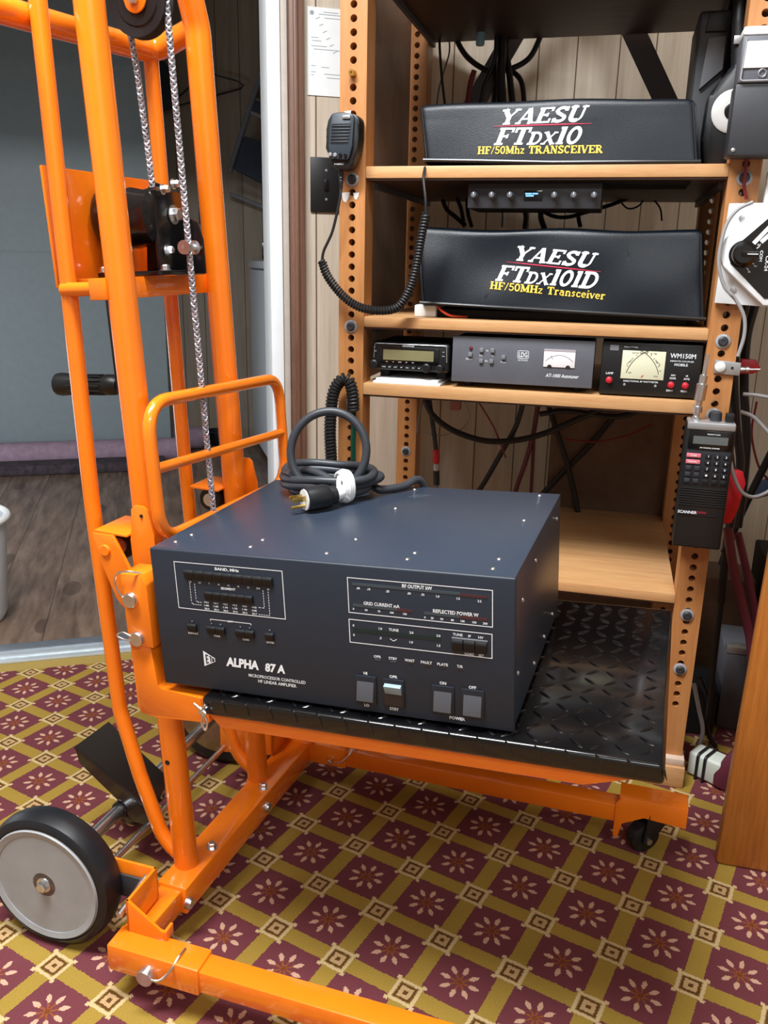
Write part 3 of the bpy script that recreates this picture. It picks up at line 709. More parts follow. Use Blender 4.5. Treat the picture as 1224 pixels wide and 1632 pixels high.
dust_cover('taller black vinyl dust cover with sloping white lettering on the middle shelf', -0.338, 0.140, 0.838, 0.982, 1.50, 1.84, shp101, {
    'print_w': [('t', 'YAESU', -0.103, 0.934, 0.0240, 0.134, -0.075, 0.40, ()), ('t', 'FTDX101D', -0.112, 0.9015, 0.0265, 0.170, -0.055, 0.32, (2, 3))],
    'print_r': [('line', -0.183, 0.9245, -0.026, 0.9115, 0.0018)],
    'print_g': [('t', 'HF/50MHz Transceiver', -0.1115, 0.8795, 0.0125, 0.194, -0.065, 0.0, ())]})
# feet of the radio hidden under the cover
mb = MB(); mb.box((-0.31, 1.53, 0.827), (0.12, 1.82, 0.842), 0.002)
tag(mb.build('radio_chassis', M['black_matte']), 'black underside of the radio showing below the taller dust cover', 'radio')
mb = MB(); mb.box((-0.345, 1.52, 0.827), (-0.305, 1.56, 0.848), 0.003)
tag(mb.build('power_adapter', M['white']), 'small white block on the middle shelf at the left end of the dust cover', 'adapter')
mb = MB(); mb.tube(spline([(-0.30, 1.512, 0.846), (-0.29, 1.508, 0.838), (-0.275, 1.515, 0.831), (-0.25, 1.53, 0.8295)]), 0.0022, 8)
tag(mb.build('wire', plain('orange_red_wire', (220, 76, 46), 0.5)), 'short orange-red wire under the left end of the taller dust cover', 'wire')

# ------------------------------------------------------------------ radios and meters on the rack
XR, ZU = (1, 0, 0), (0, 0, 1)
def panel_text(par, mat, items, y, name='lettering'):
    mb = MB()
    for it in items:
        s, x, z, h = it[:4]; w = it[4] if len(it) > 4 else None
        mb.text(s, (x, y, z), XR, ZU, h, w, it[6] if len(it) > 6 else 'C', 0.012, it[5] if len(it) > 5 else 0.0)
    return mb.build(name, mat, par)
# --- six-knob unit hung under the upper shelf
mx = thing('mixer_unit', (-0.145, 1.56, 1.010), 'slim dark grey box with six knobs hung under the upper shelf', 'audio mixer')
mb = MB(); mb.box((-0.254, 1.50, 1.0095), (-0.035, 1.62, 1.0495), 0.002); mb.build('case', M['grey_dark'], mx)
mb = MB(); mb.box((-0.26, 1.502, 1.0495), (0.10, 1.625, 1.0519)); mb.build('mounting_plate', M['black_matte'], mx)
for x in (-0.242, -0.212, -0.182, -0.110, -0.079, -0.047):
    mb = MB(); mb.lathe([(0.0062, 0), (0.0062, 0.003), (0.0050, 0.004), (0.0046, 0.015), (0.0038, 0.016)], (x, 1.5, 1.030), (0, -1, 0), 20)
    k = mb.build('knob', M['grey_unit'], mx)
    mb = MB(); mb.box((x - 0.0005, 1.4836, 1.030), (x + 0.0005, 1.4845, 1.0344)); mb.build('pointer', M['print_w'], k)
mb = MB(); mb.box((-0.160, 1.4985, 1.022), (-0.130, 1.501, 1.038), 0.0005); d = mb.build('display', M['oled_b'], mx)
mb = MB()
for i, (a, b) in enumerate(((-0.158, -0.147), (-0.146, -0.137), (-0.157, -0.144))): mb.box((a, 1.4980, 1.0315 - 0.0032 * (i // 2) ), (b, 1.4984, 1.0338 - 0.0032 * (i // 2)))
mb.build('display_digits', M['oled'], d)
# --- mobile transceiver on a stack of papers
tm = thing('mobile_transceiver', (-0.342, 1.56, 0.722), 'small black mobile radio with an amber-grey display on the lower shelf', 'radio')
mb = MB(); mb.box((-0.410, 1.51, 0.735), (-0.275, 1.64, 0.783), 0.004); mb.build('case', M['black'], tm)
mb = MB(); mb.box((-0.414, 1.487, 0.733), (-0.271, 1.512, 0.784), 0.006, seg=3); mb.build('front_panel', M['black'], tm)
mb = MB(); mb.box((-0.397, 1.484, 0.7475), (-0.290, 1.489, 0.7755), 0.002); mb.build('display_surround', M['black_gloss'], tm)
mb = MB(); mb.box((-0.391, 1.4828, 0.7525), (-0.299, 1.4842, 0.7705)); mb.build('display', M['lcd'], tm)
mb = MB()
for k in range(7): mb.box((-0.3935 + 0.0108 * k, 1.4838, 0.7372), (-0.3845 + 0.0108 * k, 1.488, 0.7425), 0.0006)
mb.build('button_row', M['rubber'], tm)
for x, z, r in ((-0.4075, 0.744, 0.0085), (-0.311, 0.741, 0.0085), (-0.287, 0.741, 0.0075)):
    mb = MB(); mb.lathe([(r, 0), (r * 0.93, 0.010), (r * 0.7, 0.0115)], (x, 1.487, z), (0, -1, 0), 20); mb.build('knob', M['black'], tm)
mb = MB(); mb.tube(fillet([(-0.409, 1.4855, 0.755), (-0.407, 1.4855, 0.7805), (-0.277, 1.4855, 0.7805), (-0.2755, 1.4855, 0.752)], 0.004), 0.0007, 6); mb.build('trim_line', M['silver'], tm)
panel_text(tm, M['print_w'], [('KENWOOD', -0.345, 0.7778, 0.0026, 0.021)] + [(t, -0.3895 + 0.0108 * i, 0.7398, 0.0018) for i, t in enumerate(('TONE', 'REV', 'LOW', 'PM', 'CALL', 'VFO', 'MR'))] + [(t, -0.384 + 0.012 * i, 0.7492, 0.0015) for i, t in enumerate(('VOL', 'SQL', 'BAND', 'SET', 'MHz'))] + [('F', -0.4075, 0.774, 0.002), ('MNU', -0.4055, 0.767, 0.0015), ('PF1', -0.2815, 0.770, 0.0015), ('CTRL', -0.2815, 0.763, 0.0015)], 1.4825)
for x in (-0.395, -0.29):
    mb = MB(); mb.box((x - 0.008, 1.51, 0.7195), (x + 0.008, 1.63, 0.736), 0.001); mb.build('mounting_bracket', M['black_matte'], tm)
mb = MB(); mb.box((-0.408, 1.478, 0.7102), (-0.285, 1.63, 0.7142), 0.0006); mb.box((-0.404, 1.482, 0.7143), (-0.29, 1.63, 0.7192), 0.0006)
tag(mb.build('booklet', M['paper']), 'white booklet lying flat under the small black mobile radio', 'booklet')
# crumpled bag and connector behind the radio
mb = MB(); mb.lathe([(0.02, 0), (0.03, 0.01), (0.022, 0.03), (0.012, 0.04), (0.004, 0.045)], (-0.375, 1.72, 0.7105), (0, 0, 1), 9); 
for v in mb.bm.verts: v.co += Vector((random.uniform(-.008, .008), random.uniform(-.006, .006), random.uniform(0, .006)))
tag(mb.build('plastic_bag', plain('cream_plastic_film', (206, 198, 170), 0.4), ang=10), 'crumpled cream plastic bag behind the small black mobile radio', 'bag')
# --- grey autotuner
at = thing('antenna_tuner', (-0.145, 1.58, 0.7105), 'grey antenna tuner with a small white meter, between the two black radios', 'antenna tuner')
mb = MB(); mb.box((-0.264, 1.490, 0.7205), (-0.026, 1.70, 0.797), 0.0015); mb.build('case', M['grey_dark'], at)
mb = MB(); mb.box((-0.266, 1.484, 0.7205), (-0.024, 1.4905, 0.7995), 0.001); mb.build('front_panel', M['grey_unit'], at)
for x in (-0.24, -0.05):
    for y in (1.52, 1.68):
        mb = MB(); mb.lathe([(0.008, 0), (0.0095, 0.010)], (x, y, 0.7105), (0, 0, 1), 14); mb.build('rubber_foot', M['rubber'], at)
def fx(u): return -0.266 + (u - 605) / (1224 - 605) * 0.140       # crop reading to panel x
mb = MB(); mb.lathe([(0.0032, 0), (0.0032, 0.001), (0.002, 0.003), (0, 0.0034)], (-0.2335, 1.484, 0.7792), (0, -1, 0), 16); mb.build('power_lamp', M['red_dk'], at)
for x, z in ((-0.234, 0.7685), (-0.2145, 0.7770), (-0.1955, 0.7770), (-0.2145, 0.7585), (-0.1965, 0.7585), (-0.176, 0.7665)):
    mb = MB(); mb.box((x - 0.0033, 1.4795, z - 0.0036), (x + 0.0033, 1.485, z + 0.0036), 0.0006); mb.build('push_button', M['grey_key'], at)
panel_text(at, M['print_w'], [('Power', -0.2355, 0.7605, 0.0032), ('Up', -0.205, 0.776, 0.0034), ('Ind', -0.2155, 0.7677, 0.003), ('Cap', -0.1955, 0.7677, 0.003), ('Dn', -0.2055, 0.7585, 0.003), ('Tune', -0.1765, 0.7577, 0.003), ('LDG', -0.1427, 0.7720, 0.0085, 0.0145), ('ELECTRONICS', -0.1427, 0.7625, 0.0022, 0.0165), ('AT-1000 Autotuner', -0.0745, 0.7392, 0.0060, 0.056, 0.3)], 1.4836)
mb = MB(); P = lambda x, z: (x, 1.4835, z)
mb.tube(fillet([(-0.152, 1.484, 0.7655), (-0.152, 1.484, 0.7785), (-0.1335, 1.484, 0.7785), (-0.1335, 1.484, 0.7655)], 0.003, closed=True), 0.0005, 5, closed=True); mb.build('logo_outline', M['print_w'], at)
mb = MB(); mb.box((-0.1075, 1.4822, 0.7535), (-0.055, 1.4845, 0.7835), 0.0006); mt = mb.build('meter', M['meter_w'], at)
mb = MB()
cx, cz = -0.081, 0.744
for k in range(16):
    a, b = math.radians(40 + 100 * k / 16), math.radians(40 + 100 * (k + 1) / 16)
    mb.strip((cx + .030 * math.cos(a), 1.4819, cz + .030 * math.sin(a)), (cx + .030 * math.cos(b), 1.4819, cz + .030 * math.sin(b)), 0.0006, (0, 1, 0))
mb.strip((-0.092, 1.4818, 0.7665), (-0.096, 1.4818, 0.774), 0.0006, (0, 1, 0))
for x in (-0.097, -0.066): mb.poly([(x + 0.004 * math.cos(a), 1.4818, 0.7537 + 0.004 * math.sin(a)) for a in [PI * k / 8 for k in range(9)]])
mb.build('dial_marks', M['print_k'], mt)
mb = MB(); mb.box((-0.1075, 1.4819, 0.7800), (-0.055, 1.4823, 0.7835)); mb.build('dial_header', plain('lilac_band', (170, 160, 166), 0.5), mt)
# --- cross-needle wattmeter
wm = thing('wattmeter', (0.068, 1.55, 0.7105), 'black wattmeter with a cream dial and three red buttons', 'wattmeter')
mb = MB(); mb.box((-0.012, 1.486, 0.7125), (0.1485, 1.60, 0.8005), 0.003); mb.build('case', M['black'], wm)
for x in (0.002, 0.134):
    mb = MB(); mb.cyl((x, 1.51, 0.7103), (x, 1.51, 0.713), 0.006); mb.build('rubber_foot', M['rubber'], wm)
mb = MB(); mb.box((0.0215, 1.4838, 0.7405), (0.0905, 1.4865, 0.7870), 0.0004); dl = mb.build('dial', M['meter'], wm)
mb = MB()
def darc(cx, cz, r, a0, a1, w, n=18):
    for k in range(n):
        a, b = math.radians(a0 + (a1 - a0) * k / n), math.radians(a0 + (a1 - a0) * (k + 1) / n)
        mb.strip((cx + r * math.cos(a), 1.4834, cz + r * math.sin(a)), (cx + r * math.cos(b), 1.4834, cz + r * math.sin(b)), w, (0, 1, 0))
darc(0.086, 0.735, 0.058, 93, 165, 0.0009); darc(0.026, 0.735, 0.058, 15, 87, 0.0009)
for i in range(9):
    a = math.radians(98 + 7 * i); mb.strip((0.086 + .060 * math.cos(a), 1.4834, .735 + .060 * math.sin(a)), (0.086 + .063 * math.cos(a), 1.4834, .735 + .063 * math.sin(a)), 0.0006, (0, 1, 0))
    a = math.radians(20 + 7 * i); mb.strip((0.026 + .060 * math.cos(a), 1.4834, .735 + .060 * math.sin(a)), (0.026 + .063 * math.cos(a), 1.4834, .735 + .063 * math.sin(a)), 0.0006, (0, 1, 0))
mb.text('FORWARD', (0.034, 1.4834, 0.769), (math.cos(.8), 0, math.sin(.8)), (-math.sin(.8), 0, math.cos(.8)), 0.0022, 0.012)
mb.text('REFLECTED', (0.079, 1.4834, 0.769), (math.cos(-.8), 0, math.sin(-.8)), (-math.sin(-.8), 0, math.cos(-.8)), 0.0022, 0.012)
mb.text('WATTS', (0.056, 1.4834, 0.7835), XR, ZU, 0.0020, 0.040); mb.text('PEP', (0.036, 1.4834, 0.7505), XR, ZU, 0.0022); mb.text('SWR', (0.078, 1.4834, 0.7465), XR, ZU, 0.0022)
mb.build('dial_marks', M['print_k'], dl)
mb = MB(); mb.strip((0.0545, 1.4832, 0.744), (0.058, 1.4832, 0.7475), 0.0012, (0, 1, 0)); mb.build('needle_tip', M['red'], dl)
for x, z in ((0.0035, 0.7365), (0.1035, 0.7335), (0.126, 0.7335)):
    mb = MB(); mb.lathe([(0.0055, 0), (0.0055, 0.001), (0.0046, 0.0014), (0.0043, 0.007), (0.003, 0.0078)], (x, 1.486, z), (0, -1, 0), 20); mb.build('push_button', M['red'], wm)
for x in (0.029, 0.079):
    mb = MB(); mb.lathe([(0.0022, 0), (0.0022, 0.0012), (0.001, 0.0016)], (x, 1.486, 0.7302), (0, -1, 0), 12); mb.build('screw', M['silver'], wm)
panel_text(wm, M['print_w'], [('WM150M', 0.1175, 0.7815, 0.0078, 0.040), ('REMOTE COUPLER', 0.117, 0.7728, 0.0024, 0.037), ('MOBILE', 0.116, 0.7670, 0.0042, 0.021), ('LAMP', 0.0035, 0.7480, 0.0036), ('SWR', 0.1055, 0.7445, 0.0034), ('AVG', 0.127, 0.7445, 0.0034), ('REM', 0.1055, 0.7495, 0.0026), ('dB', 0.127, 0.7495, 0.0026), ('300W', 0.1025, 0.7240, 0.0032), ('PEAK', 0.1255, 0.7240, 0.0032), ('DIRECTIONAL RF WATTMETER', 0.055, 0.7365, 0.0028, 0.056), ('PALSTAR', 0.0345, 0.7925, 0.0018, 0.022)], 1.4856)
mb = MB(); mb.box((0.0005, 1.4852, 0.7860), (0.0145, 1.4862, 0.7950)); mb.build('badge', M['grey_key'], wm)

# ------------------------------------------------------------------ things on the rack's posts
# hand microphone on the left post with its coiled cord
mc = thing('hand_microphone', (-0.452, 1.45, 1.065), 'black hand microphone with grille slots hung on the left post', 'microphone')
YM = 1.428
def mx_(u): return -0.4835 + (u - 222) / (676 - 222) * 0.0590
def mz_(v): return 1.1525 - (v - 200) / (860 - 200) * 0.0880
out = [(320, 205), (450, 200), (610, 225), (665, 270), (672, 330), (660, 480), (640, 620), (600, 760), (560, 830), (480, 860), (360, 852), (300, 790), (270, 730), (258, 600), (235, 540), (222, 480), (235, 400), (262, 290), (285, 230)]
mb = MB(); mb.prism([(mx_(a), mz_(b)) for a, b in out], 1, YM + 0.006, SY0 - 0.006, 0.004); mb.build('body', M['black'], mc)
fac = [(325, 215), (560, 220), (605, 245), (612, 300), (590, 590), (545, 740), (520, 752), (290, 735), (275, 700), (282, 590), (300, 260)]
mb = MB(); mb.prism([(mx_(a), mz_(b)) for a, b in fac], 1, YM, YM + 0.008, 0.0025); fp = mb.build('face_plate', plain('slate_plastic', (46, 56, 66), 0.4), mc)
mb = MB()
for i in range(7): 
    v = 345 + 36 * i; mb.box((mx_(318 - i * 3), YM - 0.0006, mz_(v + 7)), (mx_(572 - i * 6), YM + 0.0015, mz_(v - 7)), 0.0006)
mb.build('grille_slots', M['black_matte'], fp)
mb = MB()
for i in range(6):
    v = 363 + 36 * i; mb.box((mx_(318 - i * 3), YM - 0.0016, mz_(v + 7)), (mx_(572 - i * 6), YM + 0.0015, mz_(v - 7)), 0.0008)
mb.build('grille_ribs', plain('slate_ribs', (44, 54, 64), 0.4), fp)
mb = MB(); mb.box((mx_(460), YM - 0.0028, mz_(290)), (mx_(568), YM + 0.001, mz_(248)), 0.0015); b_ = mb.build('mute_button', M['silver'], mc)
mb = MB(); mb.text('MUTE', (mx_(514), YM - 0.0031, mz_(269)), XR, ZU, 0.0016); mb.build('mute_print', M['print_k'], b_)
for i, (u, v) in enumerate(((302, 687), (368, 692), (437, 697), (505, 702))):
    mb = MB(); mb.lathe([(0.0033, 0), (0.0033, 0.0015), (0.0026, 0.0022), (0, 0.0024)], (mx_(u), YM, mz_(v)), (0, -1, 0), 16)
    mb.build('push_button', M['silver'] if i < 2 else M['black_gloss'], mc)
mb = MB(); mb.text('YAESU', (mx_(400), YM + 0.0055, mz_(792)), XR, ZU, 0.0024, 0.016); mb.build('lettering', M['print_w'], mc)
mb = MB(); mb.box((-0.468, SY0 - 0.006, 1.09), (-0.432, SY0, 1.13), 0.001); mb.build('hanger_clip', M['black_matte'], mc)
mb = MB(); mb.lathe([(0.0048, 0), (0.0045, 0.008), (0.0036, 0.010), (0.0045, 0.012), (0.0034, 0.015), (0.0042, 0.017), (0.003, 0.022), (0.0026, 0.03)], (mx_(400), YM + 0.02, mz_(855)), (0, 0, -1), 14); mb.build('strain_relief', M['rubber'], mc)
mb = MB(); Yc = 1.446
p0 = Vector((mx_(400), YM + 0.02, mz_(855) - 0.028))
mb.tube(spline([p0, py(541, 320, Yc), py(530, 368, Yc), py(516, 400, Yc), py(513, 420, Yc)]), 0.0024, 10)
cp = spline([py(513, 416, Yc), py(522, 440, Yc), py(545, 470, Yc), py(572, 489, Yc), py(606, 495, Yc), py(634, 489, Yc), py(652, 462, Yc), py(663, 425, Yc), py(671, 380, Yc), py(679, 340, Yc)], 10)
mb.tube(helix(cp, 0.0058, 0.0050, 10), 0.0023, 6)
mb.tube(spline([py(679, 342, Yc), py(678, 315, Yc), py(675, 285, Yc + .01), py(678, 264, 1.478)]), 0.0024, 10)
tag(mb.build('coiled_cord', M['cable'], loc=(-0.43, Yc, 0.88)), 'black coiled cord looping from the hand microphone to the upper dust cover', 'cord', 'coiled cords by the left post')
# second coiled cord on its hook, with a green cord beside it
mb = MB(); mb.box((-0.4495, SY0 - 0.004, 0.668), (-0.4425, SY0, 0.690), 0.0012)
mb.tube(fillet([(-0.446, SY0 - 0.002, 0.674), (-0.446, SY0 - 0.022, 0.668), (-0.446, SY0 - 0.024, 0.682)], 0.006), 0.0025, 10)
tag(mb.build('wall_hook', M['silver']), 'clear plastic hook on the left post carrying the thick coiled cord', 'hook')
mb = MB(); Yc = 1.442
cp = spline([py(563, 655, Yc), py(562, 628, Yc), py(556, 607, Yc), py(545, 605, Yc), py(533, 622, Yc), py(528, 650, Yc), py(526, 690, Yc), py(528, 735, Yc), py(530, 790, Yc), py(532, 850, Yc)], 10)
mb.tube(helix(cp, 0.0084, 0.0062, 12), 0.0031, 7)
tag(mb.build('coiled_cord', M['cable'], loc=(-0.46, Yc, 0.5)), 'thick black coiled cord draped over the hook and hanging behind the amplifier', 'cord', 'coiled cords by the left post')
mb = MB(); Yg = 1.455
mb.tube(spline([py(563, 648, Yg), py(564, 675, Yg), py(563, 705, Yg), py(563, 735, Yg), py(560, 790, Yg)]), 0.0050, 10)
gc = tag(mb.build('green_cord', M['green']), 'glossy dark green cord hanging down the left post', 'cord')
mb = MB(); mb.tube([py(556, 735, Yg - .008), py(566, 760, Yg - .008)], 0.010, 12); mb.build('plug', M['cable'], gc)

# paper and switch plate on the wall beside the rack
mb = MB(WF)
a, b = 0.3585, 0.470
mb.box((a, -0.0022, 1.261), (b, -0.0008, 1.43))
pp = tag(mb.build('paper_sheet', M['paper'], loc=tuple(WF @ Vector((a, 0, 1.26)))), 'white printed sheet pinned to the wall beside the left post', 'paper')
mb = MB(WF)
for z, u0, u1 in ((1.421, .392, .425), (1.4165, .382, .43), (1.410, .395, .43), (1.372, .366, .382), (1.366, .368, .388), (1.356, .366, .40), (1.350, .372, .43), (1.318, .366, .376), (1.316, .388, .405), (1.306, .366, .376), (1.303, .394, .43), (1.300, .366, .372), (1.296, .40, .43)):
    mb.poly([(u0, -0.0024, z), (u1, -0.0024, z), (u1, -0.0024, z + 0.0013), (u0, -0.0024, z + 0.0013)])
for i in range(6):
    u, z = .376 + .0075 * i, 1.407 - .0125 * i
    mb.poly([(u, -0.0024, z), (u + .009, -0.0024, z + .004), (u + .009, -0.0024, z + .0055), (u, -0.0024, z + .0015)])
mb.poly([(.368 + .0045 * math.cos(q), -0.0024, 1.419 + .0045 * math.sin(q)) for q in [2 * PI * k / 16 for k in range(16)]])
mb.build('printing', M['ink'], pp)
sw = thing('switch_plate', tuple(WF @ Vector((0.398, 0, 1.025))), 'dark brown light-switch plate on the pale panelling below the microphone', 'light switch')
mb = MB(WF); mb.box((0.363, -0.006, 1.024), (0.433, 0, 1.138), 0.002); mb.build('plate', M['black'], sw)
mb = MB(WF); mb.box((0.3935, -0.011, 1.070), (0.4025, -0.005, 1.092), 0.001); mb.build('toggle', M['black_gloss'], sw)
for z in (1.111, 1.051):
    mb = MB(WF); mb.lathe([(0.003, 0), (0.0026, 0.0012), (0, 0.0016)], (0.398, -0.006, z), (0, -1, 0), 12); mb.build('screw', M['silver'], sw)

# handheld scanner clipped to the right post
scn = thing('handheld_scanner', (0.168, 1.45, 0.478), 'black handheld scanner with keypad hung on the right post', 'scanner')
SA = Matrix.Translation((0.1675, 1.41, 0.478)) @ Matrix.Rotation(math.radians(-1.5), 4, 'Z')
mb = MB(SA); mb.box((-0.0385, 0.0, 0.0), (0.0365, 0.045, 0.208), 0.004, seg=3); mb.build('case', M['black'], scn)
mb = MB(SA); mb.box((-0.037, -0.0015, 0.197), (0.035, 0.046, 0.209), 0.002); mb.build('top_cap', M['silver'], scn)
mb = MB(SA); mb.box((-0.033, -0.0015, 0.166), (0.033, 0.002, 0.196), 0.001); mb.build('display_surround', M['black_gloss'], scn)
mb = MB(SA); mb.box((-0.026, -0.0022, 0.1745), (0.026, 0.0, 0.187)); mb.build('display', M['lcd_grey'], scn)
mb = MB(SA); mb.box((-0.0345, -0.0008, 0.107), (0.0335, 0.002, 0.1625), 0.0008); kp = mb.build('keypad', M['bezel'], scn)
for r in range(5):
    for c in range(5):
        x = -0.028 + (0, 0.0125, 0.0265, 0.039, 0.0515)[c] * 1.06; z = 0.1555 - 0.0104 * r
        if r < 2 and c < 2:
            if c == 0:
                mb = MB(SA); mb.box((x - 0.005, -0.0030, z - 0.0032), (x + 0.0165, 0, z + 0.0032), 0.0006); mb.build('key', M['pink'], kp)
            continue
        mb = MB(SA); mb.box((x - 0.0043, -0.0028, z - 0.0036), (x + 0.0043, 0, z + 0.0036), 0.0008)
        mb.build('key', M['key'] if c > 1 else M['grey_dark'], kp)
mb = MB(SA)
for i, ch in enumerate('123456789.0E'): mb.text(ch, (-0.028 + (0.0265, 0.039, 0.0515)[i % 3] * 1.06, -0.0032, 0.1555 - 0.0104 * (i // 3)), XR, ZU, 0.0036, bold=0.02)
for s, x, z, h in (('SCAN', -0.0225, 0.1555, .0026), ('MANUAL', -0.0225, 0.1451, .0024), ('200 CHANNEL SCANNER', 0.0, 0.1690, 0.0020), ('PRIORITY LOCK', 0.004, 0.191, 0.002), ('SCANNER', -0.0215, 0.0615, 0.0048)): mb.text(s, (x, -0.0034, z), XR, ZU, h, bold=0.02)
mb.build('lettering', M['print_w'], scn)
mb = MB(SA)
for i in range(8): mb.box((-0.036, -0.0016, 0.0725 + 0.0040 * i), (0.034, 0.0, 0.0740 + 0.0040 * i), 0.0005)
mb.box((-0.0335, -0.0014, 0.0565), (0.0245, 0, 0.0582)); mb.build('speaker_ribs', M['rubber'], scn)
mb = MB(SA); mb.box((-0.0095, -0.0010, 0.0598), (0.008, 0, 0.0632)); mb.build('red_badge', M['red_dk'], scn)
mb = MB(SA); mb.lathe([(0.0065, 0), (0.0065, 0.006), (0.0045, 0.007), (0.0045, 0.012), (0.0075, 0.013), (0.0075, 0.022), (0.0055, 0.024), (0.0055, 0.032), (0.0085, 0.033), (0.0085, 0.058), (0.006, 0.060), (0.006, 0.072), (0.0035, 0.074), (0.003, 0.105)], (-0.0245, 0.022, 0.208), (0.06, 0, 1), 18); mb.build('antenna_connector', M['chrome'], scn)
mb = MB(SA); mb.lathe([(0.009, 0), (0.0085, 0.014), (0.006, 0.016)], (0.006, 0.024, 0.208), (0, 0, 1), 18); mb.build('knob', M['grey_dark'], scn)
mb = MB(SA); mb.box((0.020, 0.012, 0.208), (0.032, 0.03, 0.2225), 0.001); mb.build('squelch_wheel', M['black'], scn)
mb = MB(SA); mb.box((-0.012, 0.045, 0.12), (0.012, 0.062, 0.19), 0.001); mb.build('belt_clip', M['black_matte'], scn)
# black weather-receiver style box at the top of the right post
tb = thing('control_box', (0.20, 1.43, 1.079), 'dark grey box with a white label under clear flap on the right post', 'control box')
mb = MB(); mb.box((0.140, 1.42, 1.079), (0.262, 1.47, 1.175), 0.003); mb.build('case', M['grey_dark'], tb)
mb = MB(); mb.box((0.142, 1.418, 1.175), (0.262, 1.47, 1.238), 0.003); mb.build('upper_case', M['grey_unit'], tb)
mb = MB(); mb.box((0.146, 1.4155, 1.194), (0.26, 1.4182, 1.228)); mb.build('label_card', M['paper'], tb)
mb = MB(); mb.box((0.1415, 1.416, 1.236), (0.262, 1.47, 1.2475), 0.003); mb.build('top_flap', M['white'], tb)
mb = MB(); mb.tube(fillet([(0.262, 1.4155, 1.1775), (0.145, 1.4155, 1.1775), (0.147, 1.4155, 1.232)], .004), 0.0012, 8); mb.build('flap_edge', M['clear'], tb)
mb = MB(); mb.lathe([(0.003, 0), (0.003, 0.001), (0.0015, 0.002)], (0.1475, 1.42, 1.0865), (0, -1, 0), 12); mb.build('screw', M['silver'], tb)
mb = MB(); mb.tube([(0.173 + .005 * math.cos(a), 1.4158, 1.187 + .005 * math.sin(a)) for a in [2 * PI * k / 20 for k in range(20)]], 0.0007, 6, closed=True); mb.build('ring_mark', M['silver'], tb)
# antenna switch with black knob
an = thing('antenna_switch', (0.21, 1.44, 0.869), 'white-framed antenna switch with a black pointer knob on the right post', 'antenna switch')
AY = 1.456
def q(px, pv, y=AY - 0.02):
    p = py(px, pv, y); return (p.x, p.z)
mb = MB(); mb.prism([q(1163, 324, AY), q(1300, 322, AY), q(1300, 490, AY), q(1224, 489, AY), q(1139, 483, AY)], 1, AY, AY + 0.012, 0.001); mb.build('mounting_plate', M['white_paint'], an)
mb = MB(); mb.prism([q(1150, 395), q(1156, 380), q(1236, 318), q(1330, 318), q(1330, 487), q(1216, 487), q(1152, 424), q(1147, 408)], 1, AY - 0.022, AY, 0.002); mb.build('switch_body', M['white_paint'], an)
mb = MB(); mb.prism([q(1166, 398, AY - .023), q(1228, 345, AY - .023), q(1320, 345, AY - .023), q(1320, 476, AY - .023), q(1218, 476, AY - .023), q(1164, 420, AY - .023)], 1, AY - 0.0232, AY - 0.022); mb.build('face_label', M['black_gloss'], an)
kc = py(1184, 405, AY - 0.024)
mb = MB(); mb.lathe([(0.020, 0), (0.020, 0.002), (0.0175, 0.004), (0.0165, 0.016), (0.013, 0.019), (0, 0.019)], (kc.x, AY - .022, kc.z), (0, -1, 0), 28); mb.box((kc.x - 0.004, AY - .043, kc.z - 0.004), (kc.x + 0.021, AY - .024, kc.z + 0.004), 0.001); kn = mb.build('knob', M['black_gloss'], an)
mb = MB(); mb.box((kc.x + 0.004, AY - .0436, kc.z - 0.0006), (kc.x + 0.019, AY - .0430, kc.z + 0.0006)); mb.build('pointer_line', M['print_w'], kn)
mb = MB()
for s, px, pv in (('2', 1210, 390), ('3', 1204, 424), ('4', 1194, 433)):
    p = py(px, pv, AY - .0234); mb.text(s, p, (0, 0, -1), (1, 0, 0), 0.0042, bold=0.02)
p = py(1213, 408, AY - .0234); mb.text('COM', p, (0, 0, -1), (1, 0, 0), 0.0044, 0.016, bold=0.02)
p = py(1222, 420, AY - .0234); mb.text('CX-24', p, (0, 0, -1), (1, 0, 0), 0.005, 0.022, bold=0.02)
for (a, b), (c, d), w in (((1201, 388), (1238, 350), .006), ((1213, 386), (1240, 362), .006), ((1206, 396), (1211, 392), .0012), ((1196, 418), (1202, 421), .0012), ((1190, 427), (1193, 431), .0012)):
    mb.strip(py(a, b, AY - .0234), py(c, d, AY - .0234), w, (0, 1, 0))
mb.build('lettering', M['print_w'], an)
for px, pv in ((1182, 348), (1168, 462)):
    p = py(px, pv, AY); mb = MB(); mb.lathe([(0.005, 0), (0.0045, 0.0022), (0, 0.003)], (p.x, AY, p.z), (0, -1, 0), 14); mb.build('screw', M['chrome'], an)
# small clamp bracket with a terminal
cb = thing('terminal_bracket', (0.19, 1.462, 0.757), 'small steel bracket with a white-headed bolt on the right post', 'bracket')
mb = MB(); mb.prism([(0.1655, 0.7585), (0.205, 0.7560), (0.205, 0.7765), (0.1655, 0.7795)], 1, 1.466, 1.4715, 0.0008); mb.build('plate', M['silver'], cb)
mb = MB(); mb.lathe([(0.0085, 0), (0.008, 0.003), (0.004, 0.005), (0, 0.0055)], (0.174, 1.466, 0.769), (0, -1, 0), 18); mb.build('bolt_head', M['white'], cb)
mb = MB(); mb.lathe([(0.0022, 0), (0.0022, 0.0006)], (0.1925, 1.466, 0.768), (0, -1, 0), 12); mb.build('hole_mark', M['black_matte'], cb)
mb = MB(); mb.lathe([(0.0045, 0), (0.0045, 0.006), (0.003, 0.007), (0.005, 0.008), (0.005, 0.013), (0.0022, 0.014), (0.002, 0.030)], (0.205, 1.468, 0.766), (1, 0, 0.05), 14); mb.build('terminal', M['chrome'], cb)
